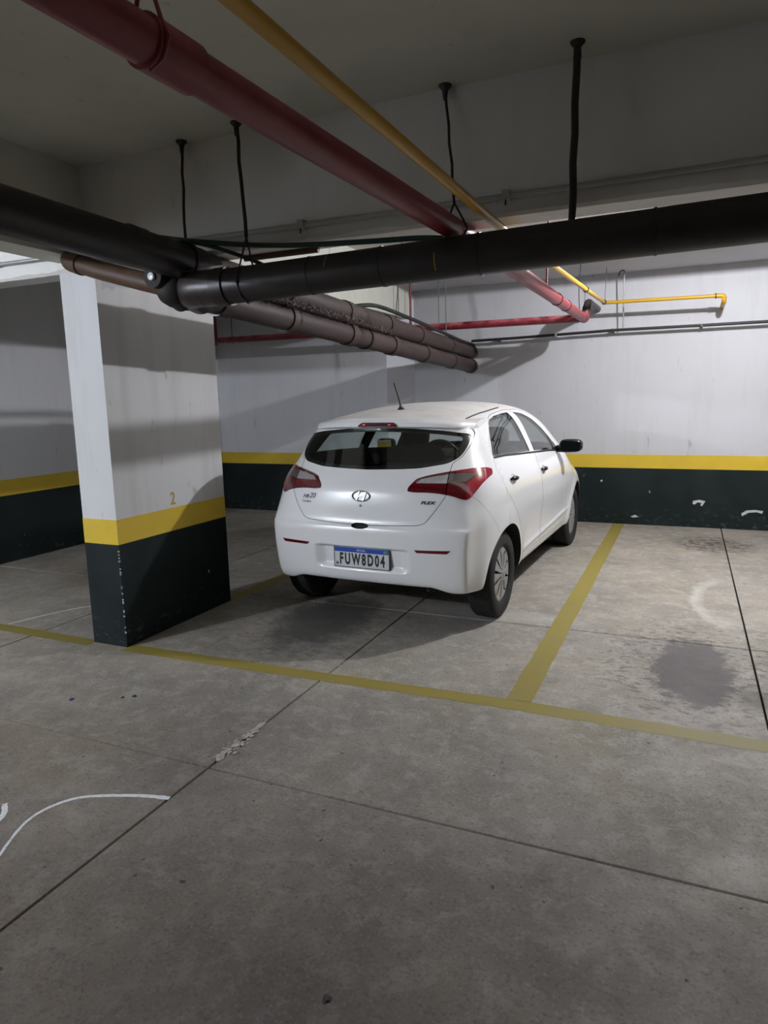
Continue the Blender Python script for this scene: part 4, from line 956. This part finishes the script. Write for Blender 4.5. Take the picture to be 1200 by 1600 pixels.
# wheels
TR = .300
def wheel(x, y, s, turn=0):
    prof = [(-.085, .19), (-.088, .215), (-.0885, .25), (-.086, .275), (-.078, .290), (-.065, .2975), (-.03, TR), (.03, TR), (.065, .2975), (.078, .290), (.087, .275), (.0895, .25), (.089, .222), (.083, .200), (.076, .190)]
    bm = bmesh.new(); n = 72; R = []
    for k in range(n):
        a = 2 * math.pi * k / n; R.append([bm.verts.new((px, math.cos(a) * r, math.sin(a) * r)) for px, r in prof])
    for i in range(n):
        a, b = R[i], R[(i + 1) % n]
        for j in range(len(prof) - 1): bm.faces.new((a[j], a[j + 1], b[j + 1], b[j]))
        bm.faces.new((a[-1], a[0], b[0], b[-1]))
    # sipes: shallow shoulder notches as raised lugs
    w = obj('wheel', bm, K['tyre'], car, 35); w['label'] = 'black tyre with ten-spoke silver cover'
    w.location = (x * s, y, TR - .002); w.rotation_euler = (0, 0, (0 if s > 0 else math.pi) + turn)
    bm = bmesh.new()
    for px in (-.035, 0, .035):
        ring(bm, (px, 0, 0), (1, 0, 0), TR - .004, TR + .0008, .003, 48)
    for k in range(60):
        a = 2 * math.pi * k / 60; c, sn = math.cos(a), math.sin(a)
        for px in (-.050, .050):
            vs = [bm.verts.new((px + dx_, c * r_ - sn * dt, sn * r_ + c * dt)) for dx_ in (-.014, .014) for r_ in (TR - .008, TR + .0006) for dt in (-.009, .009)]
            for f in ((0, 1, 3, 2), (4, 6, 7, 5), (0, 4, 5, 1), (2, 3, 7, 6), (0, 2, 6, 4), (1, 5, 7, 3)): bm.faces.new([vs[i] for i in f])
    tl = obj('tread_block', bm, K['tyre'], w); tl['kind'] = 'stuff'
    bm = bmesh.new(); tube(bm, [(-.05, 0, 0), (.050, 0, 0), (.0501, 0, 0)], [.19, .192, .17], 48); obj('steel_rim', bm, K['rim'], w, 40)
    # cover: ten broad spokes with dark slots between
    bm = bmesh.new(); NS = 10; rr_ = [.0, .022, .045, .062, .08, .10, .12, .14, .158, .172, .185, .196, .203]
    dome = lambda r: .086 - .020 * (r / .2) ** 2 + (.004 if r < .03 else 0) - (.010 if .045 < r < .165 else 0) - (.010 if r > .2 else 0)
    def gap(r): return 0 if r <= .058 or r >= .176 else (.0032 + .0070 * math.sin(math.pi * min(1, max(0, (r - .055) / .125)) ** 1.15)) / r
    sec = 2 * math.pi / NS; grid = {}
    for q in range(NS):
        for i, r in enumerate(rr_):
            hg = gap(r) if gap(r) else .0032 / max(r, .05); half = sec / 2 - hg
            for u in range(7):
                th = q * sec + (-half + 2 * half * u / 6); zz = dome(r) + (.004 * (1 - abs(u - 3) / 3) if .05 < r < .17 else 0)
                grid[q, i, u] = bm.verts.new((zz, math.cos(th) * r, math.sin(th) * r)) if i or (q == 0 and u == 0) else grid[0, 0, 0]
    for q in range(NS):
        for i in range(len(rr_) - 1):
            def F4(a, b, c, d):
                vs = []; [vs.append(v) for v in (a, b, c, d) if v not in vs]
                if len(vs) > 2:
                    try: bm.faces.new(vs)
                    except ValueError: pass
            for u in range(6): F4(grid[q, i, u], grid[q, i, u + 1], grid[q, i + 1, u + 1], grid[q, i + 1, u])
            if not (gap(rr_[i]) or gap(rr_[i + 1])):
                q2 = (q + 1) % NS; F4(grid[q, i, 6], grid[q2, i, 0], grid[q2, i + 1, 0], grid[q, i + 1, 6])
    bmesh.ops.remove_doubles(bm, verts=bm.verts, dist=1e-5)
    bmesh.ops.recalc_face_normals(bm, faces=bm.faces); gm = bmesh.ops.solidify(bm, geom=bm.faces[:], thickness=.005)
    wc = obj('wheel_cover', bm, K['silver'], w, 30)
    bm = bmesh.new(); ring(bm, (.0905, 0, 0), (1, 0, 0), .0, .021, .004, 24); obj('centre_cap', bm, K['silver'], w, 40)
    return w
wheel(.705, .61, 1); wheel(.705, .61, -1); wheel(.70, 3.12, 1); wheel(.70, 3.12, -1)
# door mirrors
for s in (1, -1):
    bm = bmesh.new(); bmesh.ops.create_cube(bm, size=2); bmesh.ops.subdivide_edges(bm, edges=bm.edges[:], cuts=9, use_grid_fill=True)
    for v in bm.verts:
        p = v.co; r = (abs(p.x) ** 3.6 + abs(p.y) ** 3 + abs(p.z) ** 3.2) ** (1 / 3.3); p = p / r
        tx = (p.x + 1) / 2; hh = .062 * (1 - .10 * tx) ; 
        v.co = Vector((s * (.905 + p.x * .098), 2.30 + (p.y * .052 if p.y < 0 else p.y * .085) + .03 * tx, 1.060 + p.z * hh + .006 * tx - .004))
        if p.y < -.86: v.co.y = 2.30 - .045 + .03 * tx
    mh = obj('door_mirror', bm, K['gloss'], car, 50); mh['label'] = 'gloss black door mirror housing'
    bm = bmesh.new(); pts = rounded([(-.083, -.044), (.078, -.047), (.086, .038), (-.078, .048)], .022, 5)
    A = [bm.verts.new((s * (.905 + px), 2.30 - .0465 + .03 * ((px + .098) / .196), 1.058 + pz_)) for px, pz_ in pts]; B = [bm.verts.new(v.co + Vector((0, .006, 0))) for v in A]
    bm.faces.new(A); bm.faces.new(B); n = len(A)
    for i in range(n): bm.faces.new((A[i], A[(i + 1) % n], B[(i + 1) % n], B[i]))
    obj('mirror_glass', bm, K['mirror'], mh)
    bm = bmesh.new(); tube(bm, [(s * .775, 2.36, 1.035), (s * .80, 2.34, 1.022), (s * .83, 2.325, 1.018)], [.03, .024, .02], 12); obj('mirror_foot', bm, K['black'], mh, 60)
# aerial
bz = top_z(0, .70); bm = bmesh.new()
tube(bm, [(0, .70, bz - .004), (0, .70, bz + .002), (0, .698, bz + .012), (0, .690, bz + .026)], [.030, .028, .016, .008], 16); ab = obj('aerial_base', bm, K['black'], car, 60)
bm = bmesh.new(); tube(bm, [(0, .692, bz + .022), (-.001, .675, bz + .06), (-.002, .59, bz + .185)], [.0062, .0055, .0042], 10); obj('aerial_mast', bm, K['black'], ab, 60)
# cabin: shelf, rear bench, front seats, dashboard, wheel, inner mirror
def cushion(bm, c, dims, p=4, rot=0):
    b2 = bmesh.new(); bmesh.ops.create_cube(b2, size=2); bmesh.ops.subdivide_edges(b2, edges=b2.edges[:], cuts=7, use_grid_fill=True)
    for v in b2.verts:
        q = v.co; r = (abs(q.x) ** p + abs(q.y) ** p + abs(q.z) ** p) ** (1 / p); v.co = q / r
    b2.transform(Matrix.Translation(c) @ Matrix.Rotation(rot, 4, 'X') @ Matrix.Diagonal((*[d / 2 for d in dims], 1)))
    me = bpy.data.meshes.new('t'); b2.to_mesh(me); b2.free(); bm.from_mesh(me); bpy.data.meshes.remove(me)
bm = bmesh.new(); box(bm, (-.55, .36, .93), (.55, .86, .95)); obj('parcel_shelf', bm, K['trim'], car)
bm = bmesh.new(); cushion(bm, (0, .98, .72), (1.24, .16, .58), 6, math.radians(-14)); cushion(bm, (0, 1.22, .50), (1.24, .52, .2), 6); rs = obj('rear_seat', bm, K['seat'], car, 60)
for x in (-.40, .40):
    bm = bmesh.new(); cushion(bm, (x, .94, 1.035), (.24, .09, .10), 3.5, math.radians(-10)); obj('headrest', bm, K['seat'], rs, 60)
for x in (-.36, .36):
    bm = bmesh.new(); cushion(bm, (x, 1.88, .78), (.48, .14, .62), 4, math.radians(-14)); cushion(bm, (x, 2.08, .50), (.50, .52, .18), 4); fs = obj('front_seat', bm, K['seat'], car, 60)
    bm = bmesh.new(); cushion(bm, (x, 1.80, 1.165), (.25, .10, .17), 3.2, math.radians(-8)); obj('headrest', bm, K['seat'], fs, 60)
bm = bmesh.new(); cushion(bm, (0, 2.80, .86), (1.36, .44, .26), 5); cushion(bm, (0, 2.2, .55), (.2, .9, .22), 5); obj('dashboard', bm, K['trim'], car, 60)
bm = bmesh.new(); tube(bm, [Matrix.Translation((-.36, 2.45, .93)) @ Matrix.Rotation(math.radians(-65), 4, 'X') @ Vector((math.cos(a) * .18, math.sin(a) * .18, 0)) for a in [2 * math.pi * k / 28 for k in range(29)]], .014, 8); tube(bm, [(-.52, 2.45, .93), (-.36, 2.47, .94), (-.20, 2.45, .93)], .02, 8); obj('steering_wheel', bm, K['black'], car, 60)
bm = bmesh.new(); cushion(bm, (0, 2.28, 1.31), (.23, .03, .065), 4); im = obj('inner_mirror', bm, K['black'], car, 60)
